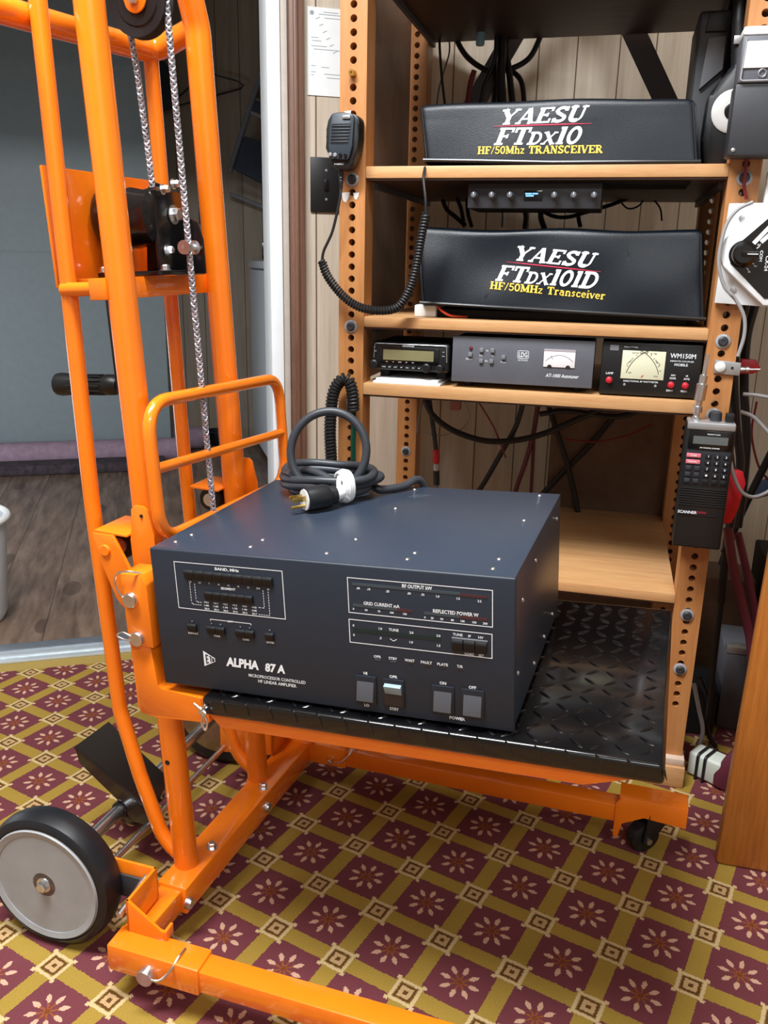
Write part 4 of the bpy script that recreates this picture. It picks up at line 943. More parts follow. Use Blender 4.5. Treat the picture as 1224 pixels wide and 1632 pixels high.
# headphones and speaker case standing at the right end of the upper shelf
hp = thing('headphones', (0.125, 1.58, 1.0745), 'black headphones with a grey-faced ear cup at the right end of the upper shelf', 'headphones')
mb = MB(); mb.prism([(0.1185, 1.080), (0.150, 1.076), (0.185, 1.10), (0.19, 1.16), (0.178, 1.21), (0.165, 1.225), (0.150, 1.235), (0.130, 1.205), (0.114, 1.185), (0.112, 1.12)], 1, 1.56, 1.60, 0.010); mb.build('ear_cup', M['rubber'], hp)
mb = MB(); mb.lathe([(0.0325, 0), (0.0325, 0.002), (0.029, 0.0045), (0.014, 0.005)], (0.1545, 1.56, 1.160), (0, -1, 0), 30); cap = mb.build('cup_disc', plain('pale_grey_plastic', (206, 204, 202), 0.45), hp)
mb = MB(); mb.lathe([(0.0135, 0.004), (0.0135, 0.006), (0.011, 0.007), (0, 0.0075)], (0.1545, 1.56, 1.160), (0, -1, 0), 24); mb.build('disc_centre', M['black_gloss'], cap)
mb = MB(); mb.frame_line((0.1505, 1.156), (0.1555, 1.164), 0.0008, lambda x, z: (x, 1.5522, z)); mb.build('logo_mark', M['silver'], cap)
mb = MB(); mb.tube(fillet([(0.158, 1.575, 1.215), (0.150, 1.575, 1.29), (0.148, 1.578, 1.34), (0.148, 1.66, 1.362), (0.150, 1.73, 1.30), (0.152, 1.735, 1.20)], 0.03), 0.012, 12); mb.build('headband', M['rubber'], hp)
mb = MB(); mb.box((0.143, 1.559, 1.256), (0.162, 1.563, 1.268), 0.001); mb.build('size_mark', M['silver'], hp)
sk = thing('speaker_case', (0.112, 1.66, 1.0745), 'tall grey and black case standing behind the headphones on the upper shelf', 'speaker')
mb = MB(); mb.box((0.093, 1.64, 1.0745), (0.142, 1.80, 1.325), 0.006, seg=3); mb.build('case', plain('charcoal_plastic', (62, 64, 68), 0.5), sk)
mb = MB(); mb.prism([(0.104, 1.205), (0.138, 1.235), (0.138, 1.285), (0.110, 1.283)], 1, 1.632, 1.641, 0.002); mb.build('front_flap', plain('mid_grey_plastic', (112, 113, 117), 0.5), sk)
mb = MB(); mb.prism([(0.104, 1.292), (0.138, 1.292), (0.136, 1.322), (0.108, 1.320)], 1, 1.634, 1.641, 0.002); mb.build('top_vent', M['grey_dark'], sk)

# ------------------------------------------------------------------ the dark amplifier on the platform
AW, AD, AH = 0.432, 0.336, 0.175
ap = thing('power_amplifier', tuple(MF @ Vector((AW / 2, AD / 2, 0))), 'big dark slate-blue amplifier cabinet resting on the lift truck platform', 'amplifier')
mb = MB(MF); mb.box((0.001, 0.004, 0.004), (AW - 0.001, AD, AH), 0.0015); mb.build('cabinet', M['amp'], ap)
mb = MB(MF); mb.box((0, 0, 0.0), (AW, 0.005, AH), 0.0022, seg=3); mb.build('front_panel', M['amp_face'], ap)
for x in (0.03, AW - 0.03):
    for y in (0.04, AD - 0.04):
        mb = MB(MF); mb.lathe([(0.011, 0), (0.012, 0.0045)], (x, y, -0.0005), (0, 0, 1), 14); mb.build('rubber_foot', M['rubber'], ap)
def ascrew(p, ax):
    mb = MB(MF); mb.lathe([(0.0030, -0.0005), (0.0030, 0.0006), (0.0022, 0.0015), (0.0008, 0.0018), (0.0006, 0.0012)], p, ax, 12); mb.build('screw', M['chrome'], ap)
for x, y in ((.020, .026), (.024, .055), (.118, .029), (.120, .056), (.214, .028), (.228, .083), (.308, .030), (.310, .052), (.404, .022), (.404, .053), (.232, .219), (.405, .32), (.228, .318), (.405, .20), (.03, .32)): ascrew((x, y, AH), (0, 0, 1))
for y, z in ((.044, .134), (.020, .060), (.128, .020), (.206, .020), (.277, .022), (.128, .150), (.3, .15)): ascrew((AW - 0.001, y, z), (1, 0, 0))
AP = lambda x, z: (x, -0.0004, z)
def akey(x0, z0, x1, z1, nm='key', mat='key', d=0.004):
    mb = MB(MF); mb.prism([(0.001, z0), (-d * 0.55, z0), (-d, z0 + (z1 - z0) * 0.78), (-d * 0.75, z1), (0.001, z1)], 0, x0, x1, 0.0003)
    return mb.build(nm, M[mat], ap)
n = 9
for i in range(n): akey(.0455 + .0126 * i, .1408, .0455 + .0126 * (i + 1) - .0003, .1518)
for i in range(6): akey(.0700 + .0104 * i, .1176, .0700 + .0104 * (i + 1) - .0003, .1275)
def asquare(x0, z0, x1, z1, n=1):
    for i in range(n):
        w = (x1 - x0) / n; akey(x0 + w * i, z0, x0 + w * (i + 1) - .0004, z1 - .003)
        mb = MB(MF); mb.lathe([(0.0009, 0), (0.0008, 0.0008)], (x0 + w * (i + .5), -0.0002, z1), (0, -1, 0), 8); mb.build('indicator_lamp', M['grey_key'], ap)
asquare(.0425, .0745, .0545, .0870); asquare(.0685, .0745, .0925, .0870, 2); asquare(.1065, .0745, .1305, .0870, 2); asquare(.1445, .0745, .1555, .0870)
for x in (.365, .3778, .3905): akey(x, .0885, x + .0118, .1015)
for x0, w in ((.3645, .0385),):
    mb = MB(MF); mb.box((x0, -0.0010, .1015), (x0 + w, 0, .1035), 0.0003); mb.build('key_light_bar', M['grey_key'], ap)
for x, lo, up in ((.254, 'rocker', 'bezel'), (.2865, 'rocker_dark', 'rocker_pale'), (.343, 'rocker', 'bezel'), (.376, 'rocker', 'bezel')):
    mb = MB(MF); mb.box((x - .0015, -0.0022, .0115), (x + .0235, 0.001, .0452), 0.0007); fr = mb.build('switch_bezel', M['bezel'], ap)
    mb = MB(MF)
    if up == 'bezel': mb.prism([(-.0018, .0150), (-.0075, .0165), (-.0022, .0385), (-.0018, .0420)], 0, x + .0012, x + .0208, 0.0003)
    else: mb.prism([(-.0018, .0130), (-.0028, .0135), (-.0024, .0270), (-.0018, .0275)], 0, x + .0012, x + .0208, 0.0003)
    mb.build('rocker', M[lo], fr)
    if up != 'bezel':
        mb = MB(MF); mb.prism([(-.0018, .0275), (-.0024, .0275), (-.0075, .0385), (-.0018, .0400)], 0, x + .0012, x + .0208, 0.0003); mb.build('lit_rocker', M[up], fr)
for x0, x1, z, h, m in ((.2545, .3735, .1530, .0030, 'bar_grey'), (.3735, .4025, .1518, .0030, 'bar_red'), (.2538, .3045, .1285, .0032, 'bar_grey'), (.3045, .3215, .1280, .0032, 'bar_red'), (.3345, .3735, .1275, .0032, 'bar_grey'), (.3735, .4030, .1270, .0032, 'bar_red'), (.2535, .3525, .0995, .0048, 'bar_green')):
    mb = MB(MF); mb.box((x0, -0.0004, z - h / 2), (x1, 0.001, z + h / 2)); mb.build('meter_window', M[m], ap)
for x in (.280, .298, .317, .336, .354, .373):
    mb = MB(MF); mb.box((x - .0035, -0.0004, .0655), (x + .0035, 0.001, .0673)); mb.build('status_window', M['rocker_dark'] if x > .3 else M['bar_grey'], ap)
mb = MB(MF)
for lo, hi in (((.0320, .1025), (.1715, .1610)), ((.2485, .1190), (.4085, .1605)), ((.2480, .0835), (.4080, .1118))): mb.frame_line(lo, hi, .0009, AP)
for (a, b) in (((.0505, .1355), (.0505, .1120)), ((.0505, .1110), (.0525, .1095)), ((.0525, .1092), (.0645, .1092)), ((.0570, .1355), (.0570, .1150)), ((.0570, .1140), (.0590, .1128)), ((.0590, .1126), (.0650, .1126)), ((.1455, .1355), (.1455, .1140)), ((.1455, .1138), (.1365, .1138)), ((.1518, .1345), (.1518, .1055)), ((.1518, .1052), (.1365, .1052))):
    L = math.hypot(b[0] - a[0], b[1] - a[1]); k = max(1, int(L / .003))
    for i in range(k):
        s0, s1 = i / k, (i + .65) / k if k > 1 else 1
        mb.strip(AP(a[0] + (b[0] - a[0]) * s0, a[1] + (b[1] - a[1]) * s0), AP(a[0] + (b[0] - a[0]) * s1, a[1] + (b[1] - a[1]) * s1), .0007, (0, 1, 0))
for a, b in (((.0735, .0925), (.1265, .0925)), ((.0735, .0925), (.0735, .0905)), ((.1265, .0925), (.1265, .0905)), ((.2955, .0935), (.2992, .0910)), ((.2992, .0910), (.3030, .0935))): mb.strip(AP(*a), AP(*b), .0008, (0, 1, 0))
mb.build('printed_lines', M['print_w'], ap)
mb = MB(MF)
def at_(s, x, z, h, w=None, b=0.015, al='C', sh=0.0): mb.text(s, (x, -0.0006, z), XR, ZU, h, w, al, b, sh)
at_('BAND, MHz', .1015, .1560, .0042, .031, .03); at_('SEGMENT', .1010, .1330, .0030, .019, .03)
for i, s in enumerate(('1.8', '3.5', '7', '10', '14', '18', '21', '24.5', '28')): at_(s, .0515 + .0126 * i, .1372, .0021, b=.03)
for r, row in enumerate((('+0.0', '+0.1', '+0.2', '+0.3', '+0.4', '+0.5'), ('1.80', '1.85', '1.90', '1.95', '1.98', '2.00'), ('28.3', '28.4', '28.6', '29.2', '29.5', '29.7'))):
    for i, s in enumerate(row): at_(s, .0705 + .0124 * i, .1135 - .0040 * r, .0022, .0062, .03)
for s, x in (('DEFAULT', .0485), ('TUNE', .0805), ('LOAD', .1185), ('ENTER', .1500)): at_(s, x, .0718, .0024, b=.03)
at_('LIMIT', .1000, .0925, .0022, b=.03)
at_('ALPHA', .1105, .0405, .0118, .0430, .05, sh=.12); at_('87 A', .1530, .0395, .0113, .0255, .045, sh=.12)
at_('MICROPROCESSOR CONTROLLED', .1545, .0265, .0040, .073, .01); at_('HF LINEAR AMPLIFIER', .1545, .0205, .0040, .049, .01)
at_('RF OUTPUT kW', .3275, .1563, .0042, .033, .03); at_('GRID CURRENT mA', .2870, .1322, .0040, .041, .02); at_('REFLECTED POWER W', .3690, .1312, .0042, .049, .025)
for s, x, z in ((('.05'), .2610, .1488), ('.10', .2730, .1488), ('.25', .2945, .1485), ('.50', .3185, .1483), ('.75', .3335, .1482), ('1.0', .3500, .1480), ('1.5', .3720, .1477), ('2.2', .3945, .1470)): at_(s, x, z, .0026, b=.03)
for i, s in enumerate(('0', '50', '75', '100', '150')): at_(s, .2545 + .0147 * i, .1242, .0024, b=.03)
for i, s in enumerate(('0', '25', '50', '80', '100', '150', '200')): at_(s, .3355 + (0, .008, .0185, .030, .0410, .0535, .0650)[i], .1228, .0025, b=.03)
for s, x, z in (('0', .2535, .1045), ('0', .2535, .0932), ('1.0', .2848, .1042), ('.5', .2845, .0930), ('2.0', .3200, .1035), ('1.0', .3195, .0922), ('3.0', .3500, .1032), ('1.5', .3500, .0918)): at_(s, x, z, .0028, b=.03)
at_('TUNE', .3000, .1042, .0032, b=.02); at_('TUNE', .3710, .1068, .0030, b=.02); at_('IP', .3838, .1066, .0030, b=.02); at_('HV', .3958, .1064, .0030, b=.02); at_('LOAD', .3835, .0862, .0028, b=.02); at_('SET', .3962, .0860, .0028, b=.02)
for s, x in (('OPR', .280), ('STBY', .298), ('WAIT', .317), ('FAULT', .336), ('PLATE', .354), ('T/R', .373)): at_(s, x, .0703, .0032, b=.02)
for s, x, z in (('HI', .265, .0482), ('LO', .265, .0087), ('OPR', .2978, .0482), ('STBY', .2975, .0087), ('ON', .3540, .0482), ('OFF', .3865, .0475)): at_(s, x, z, .0036, b=.03)
at_('POWER', .3695, .0080, .0038, .0175, .03)
mb.build('lettering', M['print_w'], ap)
mb = MB(MF)
mb.poly([AP(.0592, .0305), AP(.0745, .0378), AP(.0745, .0425), AP(.0592, .0505)]); lg = mb.build('logo', M['print_w'], ap)
mb = MB(MF)
mb.frame_line((.0622, .0350), (.0662, .0460), .0010, lambda x, z: (x, -.0008, z)) if False else None
def lq(x, z): return (x, -.0008, z)
for a, b in (((.0628, .0345), (.0628, .0465)), ((.0628, .0460), (.0660, .0448)), ((.0628, .0405), (.0655, .0405)), ((.0628, .0350), (.0660, .0362)), ((.0672, .0445), (.0702, .0432)), ((.0688, .0435), (.0688, .0370)), ((.0714, .0427), (.0714, .0376)), ((.0714, .0424), (.0730, .0412)), ((.0730, .0412), (.0730, .0390)), ((.0730, .0390), (.0714, .0379))): mb.strip(lq(*a), lq(*b), .0014, (0, 1, 0))
mb.build('logo_letters', M['amp_face'], lg)
# worn scratches on the top
mb = MB(MF)
for i in range(5): mb.strip((.232 + .004 * i, .276, AH + .0004), (.240 + .0045 * i, .294, AH + .0004), .0008, (0, 0, 1))
mb.build('worn_mark', plain('worn_grey', (96, 104, 112), 0.6), ap)

# mains cord coiled on the amplifier, with its plug
pc = thing('power_cable', tuple(MF @ Vector((.15, .24, AH))), 'thick black mains cord coiled on top of the amplifier', 'cord')
Z0 = AH + 0.0065; R = 0.0058
pts = []
for k in range(150):
    a = 2 * PI * k / 40; rr = 1.0 - 0.10 * math.sin(a * 0.31)
    lay = k / 40
    pts.append((.118 + .006 * math.sin(a * .5) + (.070 - .006 * (lay % 2)) * math.cos(a) * rr, .268 + (.046 + .004 * math.sin(lay * 2)) * math.sin(a) * rr, Z0 + .0102 * lay * .85 + .002 * math.sin(3 * a)))
mb = MB(MF); mb.tube(spline([(.34, .345, AH - .06), (.25, .347, AH - .02), (.23, .335, Z0 + .004), (.215, .31, Z0), (.192, .285, Z0)] + pts[2::4], 4), R, 12)
mb.build('cable_coil', M['cord_grey'], pc)
lp = [(.127 + .051 * math.cos(a), .250 + .010 * math.sin(a * 1) + .012 * math.cos(a), AH + .066 + .054 * math.sin(a)) for a in [math.radians(-62 + 360 * k / 30) for k in range(30)]]
lp = [(.165, .225, AH + .026)] + lp + [(.150, .240, AH + .020), (.10, .26, AH + .034), (.06, .28, AH + .030)]
mb = MB(MF); mb.tube(spline(lp, 5), R, 12); mb.build('cable_loop', M['cord_grey'], pc)
PX = Matrix.Translation((.122, .176, AH + .0175)) @ Matrix.Rotation(math.radians(48), 4, 'Z')
mb = MB(MF @ PX); mb.lathe([(.0135, 0), (.0158, .002), (.0165, .010), (.0165, .028), (.0150, .034), (.0125, .037), (.0125, .044)], (0, 0, 0), (1, 0, 0), 28); pl = mb.build('plug_body', M['rubber'], pc)
mb = MB(MF @ PX); mb.lathe([(.0140, -.0012), (.0140, .0006)], (0, 0, 0), (1, 0, 0), 28); mb.build('plug_face', M['white'], pl)
for y, z, v in ((-.006, .003, 1), (.006, .003, 1), (0, -.008, 0)):
    mb = MB(MF @ PX)
    if v: mb.box((-.019, y - .0008, z - .0035), (0, y + .0008, z + .0035), .0004)
    else: mb.cyl((-.020, y, z), (0, y, z), .0024, 10)
    mb.build('prong', M['brass'], pl)
mb = MB(MF @ PX); mb.tube([(.042, 0, 0), (.052, 0.002, .001), (.062, .006, .004)], .0095, 16); mb.build('white_collar', M['tape'], pc)
WX = PX @ Matrix.Translation((.064, .012, .006))
mb = MB(MF @ WX)
for k in range(5): mb.tube([(.010 * math.cos(k * .12) * .0 + .003 * k - .006, (.017 - .0008 * abs(k - 2)) * math.cos(a), (.021 - .001 * abs(k - 2)) * math.sin(a)) for a in [2 * PI * j / 24 for j in range(24)]], .0030, 8, closed=True)
mb.build('white_tape_wrap', M['tape'], pc)
mb = MB(MF @ WX); mb.tube(spline([(-.010, -.008, .017), (-.014, -.012, .006), (-.010, -.014, -.006), (.0, -.013, -.014)], 6), [.0035] * 19, 8); mb.build('tape_tail', M['tape'], pc)

# ------------------------------------------------------------------ orange winch lift truck
lt = thing('lift_truck', (-0.521, 0.924, 0), 'orange steel hand-winch lift truck carrying the dark amplifier on a black tread plate', 'lift truck')
OR = M['orange']
def part(mb, name, mat=OR, par=lt, **k): return mb.build(name, mat, par, **k)
YC = 0.192                                  # mast centre line in the mast frame
def mir(y, far): return 2 * YC - y if far else y
# --- mast: two thick uprights joined by an arch
mb = MB(MF); mb.tube(fillet([(-.057, .080, -.343), (-.052, .080, .80), (-.050, .130, .93), (-.050, .255, .93), (-.050, .304, .79), (-.057, .304, -.343)], .07, 8), .0172, 20); part(mb, 'mast_tube')
for far in (0, 1):
    y = mir(.080, far)
    mb = MB(MF); mb.tube(fillet(([(-.112, y, .95), (-.118, y, .80)] if not far else [(-.125, y, .772)]) + [(-.137, y, .20), (-.137, y, -.10), (-.118, y, -.20), (-.092, y, -.30), (-.058, y, -.330)], .10, 8), .0104, 16); part(mb, 'brace_tube')
    mb = MB(MF); mb.lathe([(.0205, -.006), (.0205, .002), (.018, .006)], (-.057, y, -.345), (0, 0, 1), 20); part(mb, 'mast_foot')
    mb = MB(MF); mb.cyl((-.0565, y - .0178 if not far else y - .0178, -.16), (-.0565, y - .0168, -.16), .0035); part(mb, 'bolt_hole', M['black_matte'])
mb = MB(MF); mb.tube(fillet([(-.050, .304, .792), (-.125, .312, .772), (-.142, .08, .7645), (-.150, -.12, .757)], .025, 6), .0150, 18); part(mb, 'handle_bar')
# --- winch tray and back plate
mb = MB(MF); mb.prism([(-.130, .480), (-.062, .480), (-.062, .455), (-.066, .455), (-.066, .476), (-.130, .476)], 1, .098, .322, .0006); part(mb, 'winch_tray')
for y in (.062, .320):
    mb = MB(MF); mb.box((-.086, y, .455), (-.062, y + .004, .480), .0008); part(mb, 'tray_side')
    mb = MB(MF); mb.tube([(-.132, y + .012, .468), (-.080, y + .012, .468)], .0085, 14); part(mb, 'tray_stub')
mb = MB(MF); mb.box((-.150, .083, .470), (-.146, .320, .610), .001); part(mb, 'winch_plate')
# --- winch
wy, wz, wd_ = .215, .553, .190
mb = MB(MF); mb.lathe([(.020, 0), (.040, .002), (.044, .008), (.044, .018), (.038, .024), (.030, .026)], (-.140, wd_, wz), (1, 0, 0), 32); w0 = part(mb, 'winch', M['black_gloss'])
mb = MB(MF); mb.lathe([(.037, 0), (.038, .010), (.034, .028), (.037, .046), (.030, .052)], (-.116, wd_ + .010, wz), (1, 0, 0), 26); mb.build('drum', M['black_gloss'], w0)
mb = MB(MF); mb.prism([(-.128, .481), (-.036, .481), (-.036, .525), (-.043, .548), (-.072, .560), (-.084, .594), (-.105, .602), (-.116, .590)], 1, wy + .030, wy + .034, .001); mb.build('side_bracket', M['black_gloss'], w0)
mb = MB(MF); mb.box((-.130, wy - .075, .4805), (-.040, wy + .034, .4865), .001); mb.build('base_bracket', M['black_gloss'], w0)
mb = MB(MF); mb.box((-.068, wy - .034, .484), (-.063, wy + .030, .585), .0015); mb.build('end_bracket', M['black_gloss'], w0)
for x, y, z, r in ((-.062, wy + .006, .556, .009), (-.062, wy - .018, .512, .005), (-.062, wy + .012, .594, .005), (-.063, wy - .012, .586, .005)):
    mb = MB(MF); mb.hexbolt((x, y, z), (1, 0, 0), r, .010, r * 1.35); mb.build('hex_bolt', M['chrome'], w0)
for x, y in ((-.124, wy - .068), (-.055, wy - .036)):
    mb = MB(MF); mb.hexbolt((x, y, .4865), (0, 0, 1), .0055, .007, .008); mb.build('hex_bolt', M['chrome'], w0)
mb = MB(MF); mb.cyl((-.0125, .158, .513), (-.040, wy + .030, .514), .0025); mb.lathe([(.0085, 0), (.0085, .002), (.005, .0025), (.0045, .0235), (.0085, .024), (.0085, .026)], (-.0125, .158, .513), (0, 1, 0), 20); mb.build('guide_roller', M['chrome'], w0)
# crank
mb = MB(MF); mb.cyl((-.176, wy, wz), (-.14, wy, wz), .007); part(mb, 'crank_shaft', M['chrome'])
mb = MB(MF); mb.box((-.171, wy - .013, .322), (-.163, wy + .013, .566), .003); ca = part(mb, 'crank_arm', M['black_gloss'])
mb = MB(MF); mb.lathe([(.0115, 0), (.0145, .006), (.0150, .018), (.0125, .030), (.0138, .055), (.0150, .080), (.0168, .096), (.0160, .104), (.010, .107)], (-.173, wy, .334), (-1, 0, 0), 22); gp = mb.build('grip', M['black'], ca)
mb = MB(MF)
for k in range(12):
    a = 2 * PI * k / 12; mb.tube([(-.197 - .012 * i, wy + .0142 * math.cos(a), .334 + .0142 * math.sin(a)) for i in range(6)], .0012, 6)
mb.build('grip_ridges', M['rubber'], gp)
mb = MB(MF); mb.hexbolt((-.163, wy, .334), (1, 0, 0), .0075, .010, .010); mb.build('grip_bolt', M['chrome'], ca)
# --- pulley under the arch and the wire rope
pcx, pcy, pcz = -.047, .172, .789
mb = MB(MF); mb.lathe([(.020, -.009), (.0265, -.0092), (.028, -.0075), (.0385, -.0085), (.039, -.007), (.033, -.002), (.033, .002), (.039, .007), (.0385, .009), (.020, .009)], (pcx, pcy, pcz), (0, 1, 0), 40); pu = part(mb, 'pulley', M['black'])
mb = MB(MF); mb.prism([(pcx + .0145 * math.cos(a), pcz + .0145 * math.sin(a)) for a in [math.radians(180 + 180 * k / 14) for k in range(15)]] + [(pcx + .022, pcz + .10), (pcx - .022, pcz + .10)], 1, pcy - .0125, pcy - .0095, .0008); mb.build('pulley_plate', OR, pu)
mb = MB(MF); mb.prism([(pcx + .0145 * math.cos(a), pcz + .0145 * math.sin(a)) for a in [math.radians(180 + 180 * k / 14) for k in range(15)]] + [(pcx + .022, pcz + .10), (pcx - .022, pcz + .10)], 1, pcy + .0095, pcy + .0125, .0008); mb.build('pulley_plate', OR, pu)
mb = MB(MF); mb.hexbolt((pcx, pcy - .0125, pcz), (0, -1, 0), .0065, .006); mb.build('pulley_bolt', M['chrome'], pu)
rope = [(-.072, wy - .02, wz + .028), (-.074, .196, .64), (-.0765, .195, .72), (-.0785, .188, .79)] + [(pcx + .0345 * math.cos(math.radians(180 - 180 * k / 8)), pcy, pcz + .0345 * math.sin(math.radians(180 - 180 * k / 8))) for k in range(2, 9)] + [(-.0130, .172, .70), (-.0130, .171, .45), (-.0125, .170, .25), (-.0125, .170, .08)]
mb = MB(MF)
for k in range(6): mb.tube(helix(rope, .0027, .019, 9, (k // 2) * 2 * PI / 3, 1 if k % 2 else -1), .00150, 5)
rp = part(mb, 'wire_rope', M['wire'])
mb = MB(MF); mb.tube(rope, .0024, 8); mb.build('rope_core', M['wirecore'], rp)
# --- sliding carriage
for far in (0, 1):
    def Y(a, b): return (mir(b, far), mir(a, far)) if far else (a, b)
    y0, y1 = Y(-.003, .036)
    mb = MB(MF); mb.prism([(-.043, .048), (-.008, .046), (-.008, .128), (-.014, .140), (-.043, .140)], 1, y0, y1, .0015); part(mb, 'carriage_sleeve')
    y0, y1 = Y(.000, .033)
    mb = MB(MF); mb.prism([(-.044, .049), (-.013, .048), (-.012, -.006), (-.006, -.011), (.050, -.013), (.050, -.046), (.052, -.048), (-.020, -.050), (-.040, -.048), (-.044, -.040)], 1, y0, y1, .0015); part(mb, 'fork_arm')
    mb = MB(MF); mb.box((.050, y0, -.046), (.058, y1, -.0135), .001); part(mb, 'fork_collar')
    y0, y1 = Y(-.004, .030)
    mb = MB(MF); mb.prism([(.058, -.0285), (.565, -.0285), (.505, -.0475), (.075, -.0475)], 1, y0, y1, .001); part(mb, 'fork_rail')
    y0, y1 = Y(.044, .049)
    mb = MB(MF); mb.prism([(-.114, .172), (-.083, .170), (-.075, .150), (-.040, .075), (-.045, .068), (-.082, .074), (-.090, .085), (-.108, .135)], 1, y0, y1, .001); part(mb, 'carriage_plate')
    y0, y1 = Y(.052, .056)
    mb = MB(MF); mb.prism([(-.064, .110), (-.030, .110), (-.028, .170), (-.034, .203), (-.039, .208), (-.052, .209), (-.058, .203), (-.060, .174), (-.064, .165)], 1, y0, y1, .001); ear = part(mb, 'lug_plate')
    yy = mir(.0515, far); mb = MB(MF); mb.cyl((-.043, yy - .001, .196), (-.043, yy + .001, .196), .0022); mb.build('lug_hole', M['black_matte'], ear)
    y0, y1 = Y(.046, .112)
    mb = MB(MF); mb.prism([(-.112, .172), (-.064, .168), (-.064, .171), (-.112, .1755)], 1, y0, y1, .0008); part(mb, 'carriage_top_plate')
    s = -1 if not far else 1
    mb = MB(MF); mb.cyl((-.097, mir(.112 if not far else .078, far), .150), (-.097, mir(.041, far), .150), .0075); part(mb, 'roller_pin')
    mb = MB(MF); mb.lathe([(.017, -.014), (.019, -.010), (.014, 0), (.019, .010), (.017, .014)], (-.0905, mir(.080, far), .150), (0, 1, 0), 24); rl = part(mb, 'guide_wheel', M['black'])
    mb = MB(MF); mb.lathe([(.010, -.016), (.010, .016)], (-.0905, mir(.080, far), .150), (0, 1, 0), 18); mb.build('bearing', M['chrome'], rl)
    for x, z in ((-.031, .108), (-.028, .058)):
        mb = MB(MF); p = Vector((x, mir(-.003, far), z)); mb.lathe([(.0095, -.001), (.0095, .005), (.0085, .0065), (0, .0068)], p, (0, s, 0), 20); lk = part(mb, 'lock_pin', M['chrome'])
        mb = MB(MF); d = .006 * s
        if z > .1: ring = [(x - .008, p.y + d, z + .004), (x - .016, p.y + d, z + .020), (x - .011, p.y + d, z + .034), (x + .004, p.y + d, z + .038), (x + .016, p.y - d * .5, z + .034)]
        else: ring = [(x - .006, p.y + d, z + .004), (x - .018, p.y + d, z + .008), (x - .026, p.y + d, z + .003), (x - .018, p.y + d, z - .001), (x - .006, p.y + d, z - .002)]
        mb.tube(spline(ring, 6), .0012, 8); mb.build('retaining_wire', M['chrome'], lk)
mb = MB(MF); mb.box((-.042, .0365, .055), (-.012, 2 * YC - .0365, .090), .0015); part(mb, 'carriage_crossbar')
# guard rail behind the load
mb = MB(MF); mb.tube(fillet([(-.014, .046, .168), (-.014, .046, .337), (-.014, .398, .322), (-.014, .398, .156)], .042, 8, closed=True), .0082, 14, closed=True); gr = part(mb, 'guard_rail')
mb = MB(MF); mb.tube([(-.014, .050, .257), (-.014, .394, .236)], .0068, 12); mb.build('middle_rail', OR, gr)
# tread platform
mb = MB(MF); mb.box((.058, -.014, -.0280), (.585, 2 * YC + .014, -.0040), .005, seg=3); mb.box((.012, .037, -.0120), (.062, 2 * YC - .037, -.0041), .001)
pf = part(mb, 'platform', M['tread'])
mb = MB(MF)
def lozenge(x, y, a, L=.0115, wd=.0030, h=.0016):
    ca, sa = math.cos(a), math.sin(a); N = 8
    ring = []; top = []
    for k in range(N):
        t = 2 * PI * k / N; px_, qy = L * math.cos(t), wd * math.sin(t)
        ring.append(mb.v((x + px_ * ca - qy * sa, y + px_ * sa + qy * ca, -.0042)))
        px_, qy = px_ * .62, qy * .45
        top.append(mb.v((x + px_ * ca - qy * sa, y + px_ * sa + qy * ca, -.0042 + h)))
    for k in range(N): mb.face([ring[k], ring[(k + 1) % N], top[(k + 1) % N], top[k]])
    mb.face(top)
for i in range(22):
    for j in range(17):
        x = .078 + i * .0232; y = .004 + j * .0236
        if x > .572 or y > .390: continue
        if 0.045 < x < 0.40 and 0.03 < y < 0.31: continue          # hidden beneath the cabinet
        lozenge(x, y, math.radians(45 if (i + j) % 2 else -45))
for i in range(17):      # ribs folding over the front lip
    x = .085 + i * .031
    mb.tube([(x - .004, -.0080, -.0044), (x, -.0130, -.0060), (x + .003, -.0142, -.0095), (x + .006, -.0142, -.0200)], [.0005, .0016, .0016, .0004], 6)
mb.build('tread_pattern', M['tread'], pf)
mb = MB(MF); mb.tube(spline([(.058, -.016, -.016), (.062, -.019, -.024), (.060, -.020, -.034), (.064, -.020, -.044), (.067, -.019, -.034), (.064, -.0185, -.026)], 6), .0013, 8)
mb.tube([(.050, -.017, -.012), (.066, -.019, -.022)], .0014, 8); mb.tube([(.066, -.018, -.011), (.057, -.019, -.023)], .0014, 8); mb.lathe([(.0045, 0), (.0055, .004), (.003, .006)], (.061, -.014, -.022), (0, -1, 0), 12); part(mb, 'safety_clip', M['chrome'])
